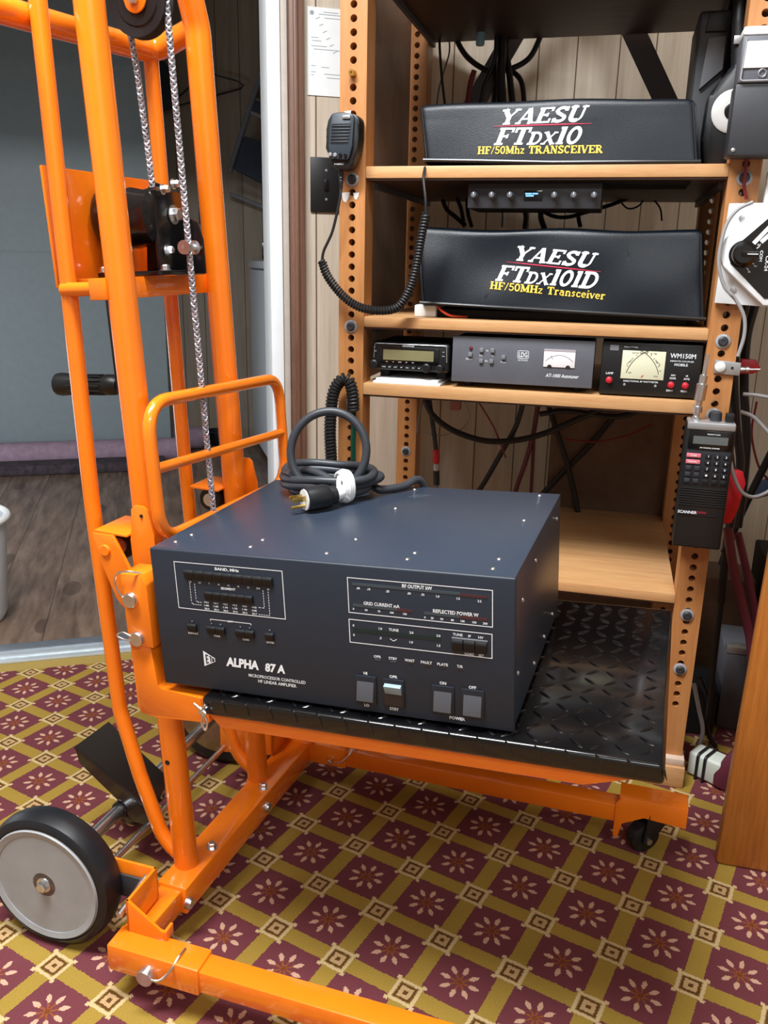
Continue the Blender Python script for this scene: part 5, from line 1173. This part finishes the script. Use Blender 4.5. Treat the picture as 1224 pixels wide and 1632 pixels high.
# --- base frame
CB = GF @ Matrix.Rotation(math.radians(-2.5), 4, 'Z')
mb = MB(CB); mb.box((-.020, -.045, .040), (.027, .40, .0825), .003); part(mb, 'base_crossbar')
mb = MB(CB); mb.box((-.014, -.150, .045), (.020, -.045, .0785), .002); part(mb, 'crossbar_end')
for x, y, z in ((.027, .002, .060), (.027, .232, .062)):
    mb = MB(CB); mb.lathe([(.0085, 0), (.0085, .0035), (.0065, .008), (0, .009)], (x, y - .045, z), (1, 0, 0), 18); part(mb, 'cap_bolt', M['chrome'])
for y in (.045, .205):
    mb = MB(CB); mb.hexbolt((.014, y, .0825), (0, 0, 1), .0058, .009, .0085); part(mb, 'hex_bolt', M['chrome'])
for y, s in ((-.148, -1), (.372, 1)):
    mb = MB(GF); mb.box((-.018, y - .0185, .0455), (.112, y + .0185, .0840), .002); part(mb, 'leg_sleeve')
    mb = MB(GF); mb.box((.100, y - .0160, .0485), (.590, y + .0160, .0800), .002); lg = part(mb, 'outrigger_leg')
    mb = MB(GF); mb.prism([(.580, .024), (.588, .022), (.592, .050), (.625, .068), (.690, .062), (.690, .098), (.590, .098), (.580, .085)], 1, y - .019, y - .0155, .0006); mb.build('caster_bracket', OR, lg)
    mb = MB(GF); mb.box((.585, y - .0188, .0945), (.690, y + .0235, .0985), .0006); mb.build('caster_top_plate', OR, lg)
    cx, cy = .640, y + .006
    K = GF @ Matrix.Translation((cx, cy, 0)) @ Matrix.Rotation(math.radians(35), 4, 'Z')
    mb = MB(K); mb.box((-.016, -.016, .0880), (.016, .016, .0945), .001); mb.lathe([(.016, 0), (.018, -.006), (.014, -.010)], (0, 0, .088), (0, 0, 1), 20)
    for sy in (-1, 1): mb.prism([(-.018, .080), (.014, .080), (.012, .050), (-.014, .018), (-.026, .018), (-.026, .030)], 1, sy * .0165 - .0012, sy * .0165 + .0012, .0005)
    cs = part(mb, 'caster', M['black'])
    mb = MB(K); mb.lathe([(.020, -.012), (.0245, -.010), (.0255, 0), (.0245, .010), (.020, .012)], (-.016, 0, .0256), (0, 1, 0), 28); mb.build('caster_wheel', M['rubber'], cs)
    mb = MB(K); mb.lathe([(.005, -.021), (.005, .021)], (-.016, 0, .0256), (0, 1, 0), 14); mb.build('axle_bolt', M['chrome'], cs)
    xx = .042 if s < 0 else .085
    mb = MB(GF); p = (xx, y - .0185, .060); mb.lathe([(.0115, -.001), (.0115, .010), (.0105, .012), (0, .0125)], p, (0, -1, 0), 22) if s < 0 else mb.lathe([(.004, 0), (.004, .012), (.003, .013)], p, (0, -1, 0), 14)
    lk = part(mb, 'lock_pin', M['chrome'])
    mb = MB(GF); mb.tube(spline([(xx + .006, p[1] - .008, .058), (xx + .022, p[1] - .010, .064), (xx + .034, p[1] - .004, .077), (xx + .038, p[1] + .010, .0865), (xx + .038, p[1] + .026, .0850)], 6), .0016, 8); mb.build('retaining_wire', M['chrome'], lk)
    # folded wheel bracket standing on the base
    def yb(v): return v if s < 0 else 0.224 - v
    a, b = sorted((yb(-.0705), yb(-.0745)))
    mb = MB(GF); mb.prism([(-.105, .070), (-.002, .084), (-.002, .131), (-.105, .131)], 1, a, b, .0006); part(mb, 'wheel_bracket')
    a, b = sorted((yb(-.0705), yb(-.138)))
    mb = MB(GF); mb.box((-.006, a, .083), (-.002, b, .131), .0006); part(mb, 'wheel_bracket')
    a, b = sorted((yb(-.134), yb(-.138)))
    mb = MB(GF); mb.prism([(-.006, .083), (.050, .083), (.050, .098), (.042, .098), (-.002, .131), (-.006, .131)], 1, a, b, .0006); part(mb, 'wheel_bracket')
    a, b = sorted((yb(-.120), yb(-.138)))
    mb = MB(GF); mb.box((.047, a, .083), (.051, b, .0985), .0006); part(mb, 'wheel_bracket')
    a, b = sorted((yb(-.145), yb(-.082)))
    mb = MB(GF); mb.cyl((-.012, a, .112), (-.012, b, .122), .0042); part(mb, 'hinge_rod', M['chrome'])
    a, b = sorted((yb(-.080), yb(-.076)))
    mb = MB(GF); mb.box((-.085, a, .078), (-.012, b, .113), .001); part(mb, 'wheel_shadow_panel', M['grey_dark'])  # thin dark panel painting in the tyre's back and its shadow
    # wheel
    wy0 = -.098 if s < 0 else .375
    c = (-.149, wy0, .1005); o = (0, s, 0)
    mb = MB(GF); mb.lathe([(.074, -.021), (.090, -.022), (.097, -.017), (.1005, -.006), (.1005, .006), (.097, .017), (.091, .0215), (.088, .022), (.0865, .020), (.074, .019)], c, o, 56); wh = part(mb, 'wheel', M['rubber'])
    mb = MB(GF); mb.lathe([(.0755, .0185), (.0755, .0215), (.0835, .0235), (.0855, .0205)], c, o, 56); mb.build('wheel_rim', M['greyrim'], wh)
    mb = MB(GF); mb.lathe([(.0760, .0175), (.0745, .0205), (.0720, .0185), (.022, .0190), (.018, .0205), (0, .0205)], c, o, 56); mb.build('wheel_disc', M['disc'], wh)
    mb = MB(GF); mb.lathe([(.0735, -.0225), (.070, -.0215), (0, -.0215)], c, o, 40); mb.build('inner_disc', M['disc'], wh)
    mb = MB(GF); mb.hexbolt((c[0], c[1] + s * .0205, c[2]), o, .0075, .009, .011); mb.build('hub_nut', M['chrome'], wh)
mb = MB(GF); mb.cyl((-.149, -.085, .1005), (-.149, .36, .1005), .0095, 18); part(mb, 'axle', M['chrome'])
mb = MB(GF); mb.cyl((-.100, -.06, .088), (-.092, .285, .088), .0050, 14); part(mb, 'tie_rod', M['chrome'])
# foot pedal pivoting on the axle
mb = MB()
q = [pz(119, 1190, .185), pz(173, 1150, .185), pz(269, 1240, .118), pz(243, 1300, .112)]
nn = (q[1] - q[0]).cross(q[3] - q[0]).normalized()
if nn.z > 0: nn = -nn
lo_, hi_ = [mb.v(p) for p in q], [mb.v(p + nn * .004) for p in q]
mb.face(lo_); mb.face(hi_[::-1])
for k in range(4): mb.face([lo_[k], lo_[(k + 1) % 4], hi_[(k + 1) % 4], hi_[k]])
fl = [q[0], q[3], q[3] + Vector((0, 0, -.020)), q[0].lerp(q[3], .72) + Vector((0, 0, -.045)), q[0].lerp(q[3], .60) + Vector((0, 0, -.030)), q[0] + Vector((.006, 0, -.028))]
off = Vector((.001, .004, 0))
A_, B_ = [mb.v(p) for p in fl], [mb.v(p + off) for p in fl]
mb.face(A_); mb.face(B_[::-1])
for k in range(6): mb.face([A_[k], A_[(k + 1) % 6], B_[(k + 1) % 6], B_[k]])
fp_ = part(mb, 'foot_pedal', M['black_gloss'])
for y in (.052, .115):
    mb = MB(GF); mb.cyl((-.149, y, .1005), (-.149, y + .022, .1005), .0135, 16); mb.box((-.150, y + .004, .076), (-.118, y + .020, .102), .003); mb.build('pedal_clamp', M['black_gloss'], fp_)
    mb = MB(GF); mb.hexbolt((-.147, y + .011, .117), (0, 0, 1), .005, .008, .0075); mb.build('hex_bolt', M['chrome'], fp_)
    mb = MB(GF); mb.hexbolt((-.118, y + .011, .088), (1, 0, 0), .005, .008, .007); mb.build('hex_bolt', M['chrome'], fp_)

# ------------------------------------------------------------------ cables behind the rack
def wire(name, label, pts, r, mat, cat='cable', group=None, n=8):
    mb = MB(); mb.tube(spline(pts, 8), r, n)
    return tag(mb.build(name, M[mat]), label, cat, group or ('cables on the right side of the rack' if pts[0].x > .14 else 'cables hanging behind the rack'))
def pl(Y, *ps): return [py(a, b, Y) for a, b in ps]
wire('cable', 'thick black cable arching in a loop above the upper dust cover', pl(1.985, (722, 40), (730, 68), (748, 94), (778, 112), (812, 110), (842, 94), (858, 66), (866, 40)), .0058, 'cable')
wire('cable', 'thin dark cable hanging left of the steel brace bar on the top opening', pl(1.96, (700, 40), (701, 80), (704, 120), (708, 158), (712, 190)), .0028, 'cable')
wire('cable', 'thin grey wire with a crimp hanging beside the left rear post', pl(1.97, (716, 60), (716, 84), (708, 112), (700, 140), (696, 170)), .0018, 'grey_bar')
for i, (a, lab) in enumerate(((((792, 45), (790, 85), (782, 112), (772, 135), (766, 165)), 'black cable bending left in the dark bundle above the upper dust cover'),
                              (((800, 45), (800, 85), (798, 120), (800, 175)), 'thickest straight black cable in the bundle above the upper dust cover'),
                              (((806, 50), (808, 90), (812, 120), (818, 175)), 'black cable on the right side of the bundle above the upper dust cover'),
                              (((796, 80), (788, 105), (790, 135), (786, 175)), 'black cable crossing the front of the bundle above the upper dust cover'),
                              (((808, 112), (822, 118), (832, 134), (836, 170)), 'black cable curling down to the right of the bundle above the upper dust cover'))):
    wire('cable', lab, pl(1.945 + .012 * i, *a), (.005, .010, .007, .006, .0055)[i], 'cable')
wire('cable', 'dark red cable showing under the steel brace bar above the upper dust cover', pl(1.95, (756, 112), (750, 132), (746, 160), (744, 190)), .0058, 'cable_red')
mb = MB(); a, b = py(760, 56, 1.93), py(767, 72, 1.93); mb.lathe([(.008, 0), (.009, .004), (.009, .022), (.007, .026), (.007, .04)], (b.x, 1.915, b.z - .004), (0, 0, 1), 16)
tag(mb.build('cable_connector', plain('pale_blue_connector', (150, 200, 225), 0.3)), 'pale blue shiny connector above the upper dust cover', 'connector')
for i, (a, r, m, lab) in enumerate(((((705, 318), (712, 334), (725, 345), (742, 360)), .0045, 'cable', 'black cable dipping behind the left end of the taller dust cover'),
        (((728, 316), (735, 334), (740, 362)), .004, 'cable', 'black cable left of the six-knob box behind the taller dust cover'),
        (((744, 316), (746, 340), (752, 362)), .004, 'cable', 'black cable dropping beside the left end of the six-knob box'),
        (((800, 330), (801, 345), (800, 362)), .0018, 'blue', 'thin blue wire hanging below the six-knob box'),
        (((834, 330), (838, 345), (836, 365)), .005, 'cable', 'short black cable hanging under the display of the six-knob box'),
        (((856, 330), (880, 344), (905, 346), (935, 338), (975, 326), (1010, 312)), .0040, 'cable', 'long black cable sweeping right below the six-knob box'),
        (((864, 332), (862, 346), (868, 365)), .006, 'cable', 'thick black cable dropping behind the middle of the taller dust cover'),
        (((925, 328), (922, 345), (925, 362)), .0045, 'cable', 'black cable under the right half of the six-knob box'),
        (((985, 316), (1000, 332), (1018, 328), (1030, 312)), .0018, 'cable', 'thin dark wire curling under the upper shelf right of the six-knob box'),
        (((1040, 316), (1052, 332), (1055, 352)), .0018, 'cable', 'thin dark wire hanging near the right rear post under the upper shelf'))):
    wire('cable', lab, pl(1.86 + .008 * i, *a), r, m)
for i, (a, r, m, lab) in enumerate(((((676, 636), (690, 662), (722, 686), (770, 702), (820, 702), (870, 690), (920, 668), (960, 650)), .0068, 'cable', 'thick black cable sagging in a long curve below the lower radio shelf'),
        (((684, 636), (688, 665), (693, 700), (695, 722)), .0055, 'cable', 'black cable hanging down to a red plug below the lower radio shelf'),
        (((674, 636), (668, 665), (664, 690)), .0022, 'grey_bar', 'thin grey wire beside the left rear post below the lower radio shelf'),
        (((834, 640), (822, 680), (800, 720), (770, 772), (750, 800)), .006, 'cable', 'black cable slanting down to the left below the lower radio shelf'),
        (((858, 640), (850, 690), (838, 735), (824, 775), (815, 810)), .0055, 'cable_maroon', 'maroon cable slanting down to the amplifier from the lower radio shelf'),
        (((862, 640), (852, 670), (850, 720), (846, 790)), .004, 'cable_maroon', 'thin maroon cable hanging straight down behind the amplifier'),
        (((872, 640), (888, 690), (904, 740), (918, 800), (925, 850)), .0062, 'cable', 'black cable slanting down to the right behind the amplifier corner'),
        (((978, 664), (940, 710), (900, 750), (872, 780), (840, 810)), .0065, 'cable', 'black cable running diagonally from under the wattmeter to the amplifier'),
        (((860, 660), (900, 655), (940, 660), (985, 664), (1030, 650)), .006, 'cable', 'black cable running level just under the wattmeter shelf'),
        (((762, 640), (778, 665), (792, 692), (806, 730)), .002, 'cable_red', 'thin red wire hanging behind the sagging black cable'),
        (((900, 700), (950, 704), (1000, 694), (1040, 676)), .002, 'cable_red', 'thin dark red wire sagging below the wattmeter'),
        (((740, 640), (748, 664), (738, 682), (715, 692), (694, 694), (680, 690)), .0016, 'cable_grey', 'thin pale wire looping round the red-plugged cable'))):
    wire('cable', lab, pl(1.90 + .008 * (i % 8), *a), r, m)
a = py(695, 716, 1.908); cn = thing('cable_plug', tuple(a + Vector((0, 0, -.08))), 'red sleeved plug on the black cable behind the amplifier', 'plug')
mb = MB(); mb.lathe([(.0065, 0), (.0085, .004), (.0085, .028), (.0065, .034)], a, (.05, 0, -1), 16); mb.build('red_sleeve', M['red'], cn)
mb = MB(); mb.lathe([(.006, .034), (.007, .036), (.007, .050), (.0055, .052)], a, (.05, 0, -1), 16); mb.build('metal_collar', M['silver'], cn)
mb = MB(); mb.lathe([(.0075, .052), (.0075, .085)], a, (.05, 0, -1), 16); mb.build('plug_tail', M['cable'], cn)
mb = MB(); a = py(726, 640, 1.93); mb.box((a.x - .012, 1.925, a.z - .02), (a.x + .012, 1.945, a.z + .02), .003)
tag(mb.build('terminal_block', plain('pale_red_block', (150, 96, 90), 0.5)), 'small pale red terminal block under the lower radio shelf', 'connector')

# ------------------------------------------------------------------ right-hand side: cables, desk, clutter
for i, (Y, a, r, m, lab) in enumerate((
        (1.60, ((1190, 480), (1176, 540), (1170, 600), (1174, 680), (1180, 740), (1170, 800), (1158, 870), (1150, 960)), .0075, 'cable', 'thick black cable hanging just behind the right post'),
        (1.66, ((1205, 480), (1190, 540), (1186, 620), (1190, 700), (1184, 780), (1176, 840)), .0080, 'cable', 'thick black cable hanging right of the other thick one behind the right post'),
        (1.57, ((1168, 560), (1160, 640), (1165, 720), (1172, 790), (1160, 860), (1152, 880)), .0045, 'cable', 'thin black cable hanging closest to the handheld scanner'),
        (1.72, ((1250, 680), (1220, 740), (1195, 790), (1172, 840), (1150, 900)), .0075, 'cable', 'black cable slanting down left across the panelling at right'),
        (1.55, ((1160, 842), (1168, 900), (1182, 960), (1196, 1020), (1200, 1100), (1188, 1180)), .0085, 'cable_maroon', 'maroon cable hanging below the red pouch'),
        (1.58, ((1176, 850), (1190, 910), (1204, 980), (1210, 1060)), .0070, 'cable_maroon', 'second maroon cable hanging nearest the desk'),
        (1.52, ((1184, 628), (1206, 630), (1240, 636)), .0032, 'cable_grey', 'upper grey wire leaving the right post towards the wall'),
        (1.52, ((1180, 656), (1200, 664), (1220, 684), (1240, 706)), .0032, 'cable_grey', 'middle grey wire curving right above the handheld scanner'),
        (1.50, ((1164, 735), (1170, 760), (1182, 784), (1200, 792), (1220, 786), (1240, 772)), .0032, 'cable_grey', 'lowest grey wire looping right of the handheld scanner'),
        (1.74, ((1206, 640), (1198, 690), (1208, 740), (1224, 765)), .0022, 'cable_red', 'thin brown-red wire against the panelling at right'),
        (1.435, ((1164, 468), (1174, 480), (1186, 505), (1186, 535), (1176, 568)), .0028, 'cable_grey', 'grey lead hanging from the antenna switch along the right post'),
        (1.428, ((1200, 322), (1176, 334), (1158, 358), (1148, 395), (1146, 425), (1154, 455), (1166, 470)), .0028, 'cable_grey', 'grey lead bent round the left edge of the antenna switch'),
        (1.462, ((1190, 252), (1188, 272), (1186, 296), (1190, 318)), .0026, 'cable_red', 'short dark lead hanging below the control box on the right post'))):
    wire('cable', lab, pl(Y, *a), r, m)
mb = MB(); a = py(1163, 792, 1.53)
mb.lathe([(.002, -.05), (.014, -.045), (.019, -.02), (.019, .03), (.010, .048), (.002, .05)], a, (.12, 0, 1), 14)
for v in mb.bm.verts: v.co.y = 1.53 + (v.co.y - 1.53) * .5
tag(mb.build('red_pouch', M['red']), 'red pouch hanging behind the handheld scanner', 'pouch')
mb = MB(); mb.prism([tuple(py(*p, 1.60).xz) for p in ((1172, 596), (1182, 572), (1206, 574), (1214, 590), (1200, 596))], 1, 1.60, 1.612, .002)
tag(mb.build('red_tag', M['red']), 'small red tag behind the right post beside the steel bracket', 'tag')
mb = MB(); mb.prism([tuple(py(*p, 1.80).xz) for p in ((1182, 800), (1196, 780), (1240, 752), (1244, 786), (1206, 792))], 1, 1.80, 1.815, .004)
tag(mb.build('blue_bag', M['blue']), 'pale blue bag low against the panelling right of the handheld scanner', 'bag')
mb = MB(); mb.box((.205, 1.462, .960), (.216, 1.475, 1.062), .002)
tag(mb.build('white_strip', M['white']), 'white plastic strip standing beside the right post above the antenna switch', 'strip')

dk = thing('desk', (0.45, 1.40, 0), 'orange-brown oak desk standing at the right edge beside the rack', 'desk')
mb = MB(); mb.prism([(.240, 0), (.62, 0), (.62, .71), (.252, .71)], 1, 1.252, 1.278, .006); mb.build('front_panel', M['desk_wood'], dk)
mb = MB(); mb.box((.335, 1.278, .0), (.36, 1.62, .71), .004); mb.build('side_panel', M['desk_wood'], dk)
mb = MB(); mb.box((.594, 1.278, .0), (.62, 1.62, .71), .004); mb.build('side_panel', M['desk_wood'], dk)
mb = MB(); mb.box((.330, 1.24, .71), (.66, 1.64, .74), .006); mb.build('desktop', M['desk_wood'], dk)
# clutter on the carpet between rack and desk
wb = thing('mains_adapter', tuple(pz(1128, 1225, 0)), 'white adapter with two dark cable bands on the carpet between rack and desk', 'adapter')
p = pz(1130, 1216, .03); K = Matrix.Translation((p.x, p.y, 0)) @ Matrix.Rotation(math.radians(-32), 4, 'Z')
mb = MB(K); mb.box((-.032, -.022, .002), (.032, .022, .050), .006, seg=3); mb.build('body', plain('off_white_plastic', (206, 214, 204), 0.5), wb)
for x in (-.012, .002):
    mb = MB(K); mb.tube(fillet([(x, -.0245, .000), (x, -.0245, .0525), (x, .0245, .0525), (x, .0245, .000)], .008, 5), .0026, 8); mb.build('cable_band', M['cable'], wb)
mb = MB(); p = pz(1146, 1272, .0)
mb.lathe([(.004, 0), (.022, .002), (.027, .020), (.022, .055), (.014, .085), (.004, .10)], (p.x + .012, p.y + .035, 0), (.25, .05, 1), 14)
for v in mb.bm.verts: v.co.y = p.y + .035 + (v.co.y - p.y - .035) * .6; v.co.z = max(v.co.z, .001)
tag(mb.build('maroon_pouch', M['cable_maroon']), 'maroon cloth pouch leaning against the desk on the carpet', 'pouch')
for x0, x1, y0, y1, h, m, lab in ((.205, .275, 1.66, 1.78, .10, 'black_matte', 'low black box on the carpet behind the right post'),
        (.285, .40, 1.70, 1.86, .17, 'grey_bar', 'dark grey box standing on the carpet behind the desk'),
        (.21, .36, 1.90, 2.02, .26, 'panel_brown', 'dark brown carton against the wall behind the right post'),
        (.38, .60, 1.88, 2.10, .30, 'black_matte', 'large black box against the wall behind the desk')):
    mb = MB(); mb.box((x0, y0, 0), (x1, y1, h), .004); tag(mb.build('storage_box', M[m]), lab, 'box', 'boxes on the floor behind the desk')
mb = MB(); mb.box((.285, 1.70, .1712), (.33, 1.725, .186), .002); tag(mb.build('grey_block', M['silver']), 'small pale grey block on the dark grey box behind the desk', 'block')
for Y, a, r, m, lab in ((1.56, ((1106, 1090), (1114, 1130), (1120, 1165), (1112, 1195)), .0040, 'cable_grey', 'grey-blue cable trailing to the carpet behind the right post foot'),
        (1.62, ((1116, 1080), (1130, 1120), (1126, 1160), (1140, 1190)), .0055, 'cable', 'black cable trailing to the carpet between the rack and the desk'),
        (1.60, ((1150, 960), (1140, 1040), (1134, 1100), (1128, 1150)), .0050, 'cable', 'black cable hanging low beside the right post')):
    wire('cable', lab, pl(Y, *a), r, m)

# ------------------------------------------------------------------ the back room
ZM = Vector((0, 0, 1))
mb = MB(WF); mb.lathe([(.052, 0), (.056, .02), (.055, 1.74), (.050, 1.76)], (-1.62, 2.045, .0565), (1, 0, 0), 18)
tag(mb.build('rolled_cloth', M['mauve']), 'mauve cloth roll lying along the foot of the grey-white panel', 'cloth roll', 'mauve cloth rolls in the back room')
mb = MB(WF); mb.lathe([(.050, 0), (.055, .02), (.054, .135), (.044, .15)], (.09, 2.30, .0555), (1, .0, 0), 18)
tag(mb.build('rolled_cloth', M['mauve']), 'short mauve cloth roll right of the grey-white panel', 'cloth roll', 'mauve cloth rolls in the back room')
mb = MB(WF); mb.box((-1.7, 1.86, .0), (.04, 1.985, .045), .012)
tag(mb.build('woven_rug', M['lace']), 'dark woven rug folded flat in front of the mauve cloth roll', 'rug')
fz = thing('freezer', tuple(WF @ Vector((.85, 2.13, 0))), 'white chest appliance just inside the right of the doorway', 'appliance')
mb = MB(WF); mb.box((.500, 1.86, .03), (1.15, 2.42, .875), .01); mb.build('cabinet', M['appliance'], fz)
mb = MB(WF); mb.box((.496, 1.85, .880), (1.15, 2.42, .915), .008); mb.build('lid', M['appliance'], fz)
for u, v in ((.53, 1.89), (.53, 2.39)):
    mb = MB(WF); mb.lathe([(.018, 0), (.016, .03)], (u, v, 0), (0, 0, 1), 14); mb.build('foot', M['grey_dark'], fz)
mb = MB(WF); mb.lathe([(.045, 0), (.066, .03), (.072, .075), (.066, .075), (.060, .035), (.0, .02)], (.325, 2.38, 0.001), (0, 0, 1), 24)
tag(mb.build('dark_bowl', M['black']), 'dark bowl on the floor right of the short mauve roll', 'bowl')
def wtube(name, label, cat, v, ps, r, mat, closed=False):
    mb = MB(); mb.tube([pw(a, b, v) for a, b in ps], r, 8, closed=closed); return tag(mb.build(name, M[mat]), label, cat)
wtube('wall_rail', 'grey rail on the panelling right of the thick orange upright', 'rail', 2.44, [(366, 309), (400, 322), (440, 338)], .009, 'grey_key')
wtube('wire_hanger', 'dark wire coat hanger on the back-room panelling', 'hanger', 2.46, [(262, 175), (300, 164), (384, 141), (388, 136), (378, 129), (345, 120), (330, 112), (290, 150), (262, 170)], .004, 'black')
mb = MB(); g = [pw(*p, 2.44) for p in ((250, 95), (262, 100), (276, 118), (284, 150), (276, 172), (258, 178), (246, 150))]
nv = -WN * .03; A_ = [mb.v(q_) for q_ in g]; B_ = [mb.v(q_ + nv) for q_ in g]
mb.face(A_[::-1]); mb.face(B_)
for k in range(len(g)): mb.face([A_[k], A_[(k + 1) % len(g)], B_[(k + 1) % len(g)], B_[k]])
tag(mb.build('dark_bag', M['slate']), 'dark slate bag hanging beside the wire coat hanger', 'bag')
ss = thing('step_stool', tuple(pw(420, 290, 2.40)), 'folded grey step stool hanging on the back-room panelling beside the door trim', 'step stool')
mb = MB(); mb.tube([pw(432, 76, 2.40), pw(398, 172, 2.40), pw(366, 275, 2.40)], .013, 10); mb.build('rail', M['grey_bar'], ss)
mb = MB(); mb.tube([pw(392, 175, 2.40), pw(440, 196, 2.40)], .010, 10); mb.build('cross_bar', M['grey_key'], ss)
def slab(par, nm, mat, ps, v, th):
    mb = MB(); A_ = [mb.v(pw(*p, v)) for p in ps]; B_ = [mb.v(pw(*p, v) - WN * th) for p in ps]; n = len(ps)
    mb.face(A_[::-1]); mb.face(B_)
    for k in range(n): mb.face([A_[k], A_[(k + 1) % n], B_[(k + 1) % n], B_[k]])
    bmesh.ops.bevel(mb.bm, geom=list(mb.bm.edges), offset=.004, segments=2, profile=.5, affect='EDGES')
    return mb.build(nm, M[mat], par)
slab(ss, 'tread', 'slate', [(388, 218), (450, 236), (450, 302), (414, 292), (372, 270)], 2.40, .03)
slab(ss, 'upper_tread', 'slate', [(404, 160), (450, 175), (450, 190), (400, 176)], 2.41, .02)
slab(ss, 'backing_board', 'olive', [(412, 118), (450, 126), (450, 165), (408, 156)], 2.43, .01)
for ps, lab, m in (((316, 321, 338, 358), 'dark switch plate on the back-room panelling', 'black_gloss'), ((417, 386, 434, 412), 'dark outlet plate on the panelling above the white appliance', 'black_gloss')):
    a, b = pw(ps[0], ps[1], 2.499), pw(ps[2], ps[3], 2.499)
    ua, ub = a.dot(WU), b.dot(WU)
    t_ = thing('switch_plate', tuple(pw((ps[0] + ps[2]) / 2, ps[3], 2.5)), lab, 'light switch')
    mb = MB(WF); mb.box((ua, 2.490, b.z), (ub, 2.499, a.z), .002); mb.build('plate', M[m], t_)
    mb = MB(WF); mb.box(((ua + ub) / 2 - .006, 2.482, (a.z + b.z) / 2 - .012), ((ua + ub) / 2 + .006, 2.491, (a.z + b.z) / 2 + .012), .002); mb.build('toggle', M['grey_key'], t_)
bn = thing('waste_bin', (-1.571, 1.704, 0), 'pale plastic bin at the left edge on the wood floor', 'bin')
mb = MB(); mb.lathe([(.100, .002), (.108, .02), (.128, .275), (.121, .275), (.10, .02), (0, .01)], (-1.571, 1.704, 0), (0, 0, 1), 32); mb.build('body', M['appliance'], bn)
mb = MB(); mb.tube([(-1.571 + .130 * math.cos(a), 1.704 + .130 * math.sin(a), .275) for a in [2 * PI * k / 36 for k in range(36)]], .009, 10, closed=True); mb.build('rim', M['white'], bn)
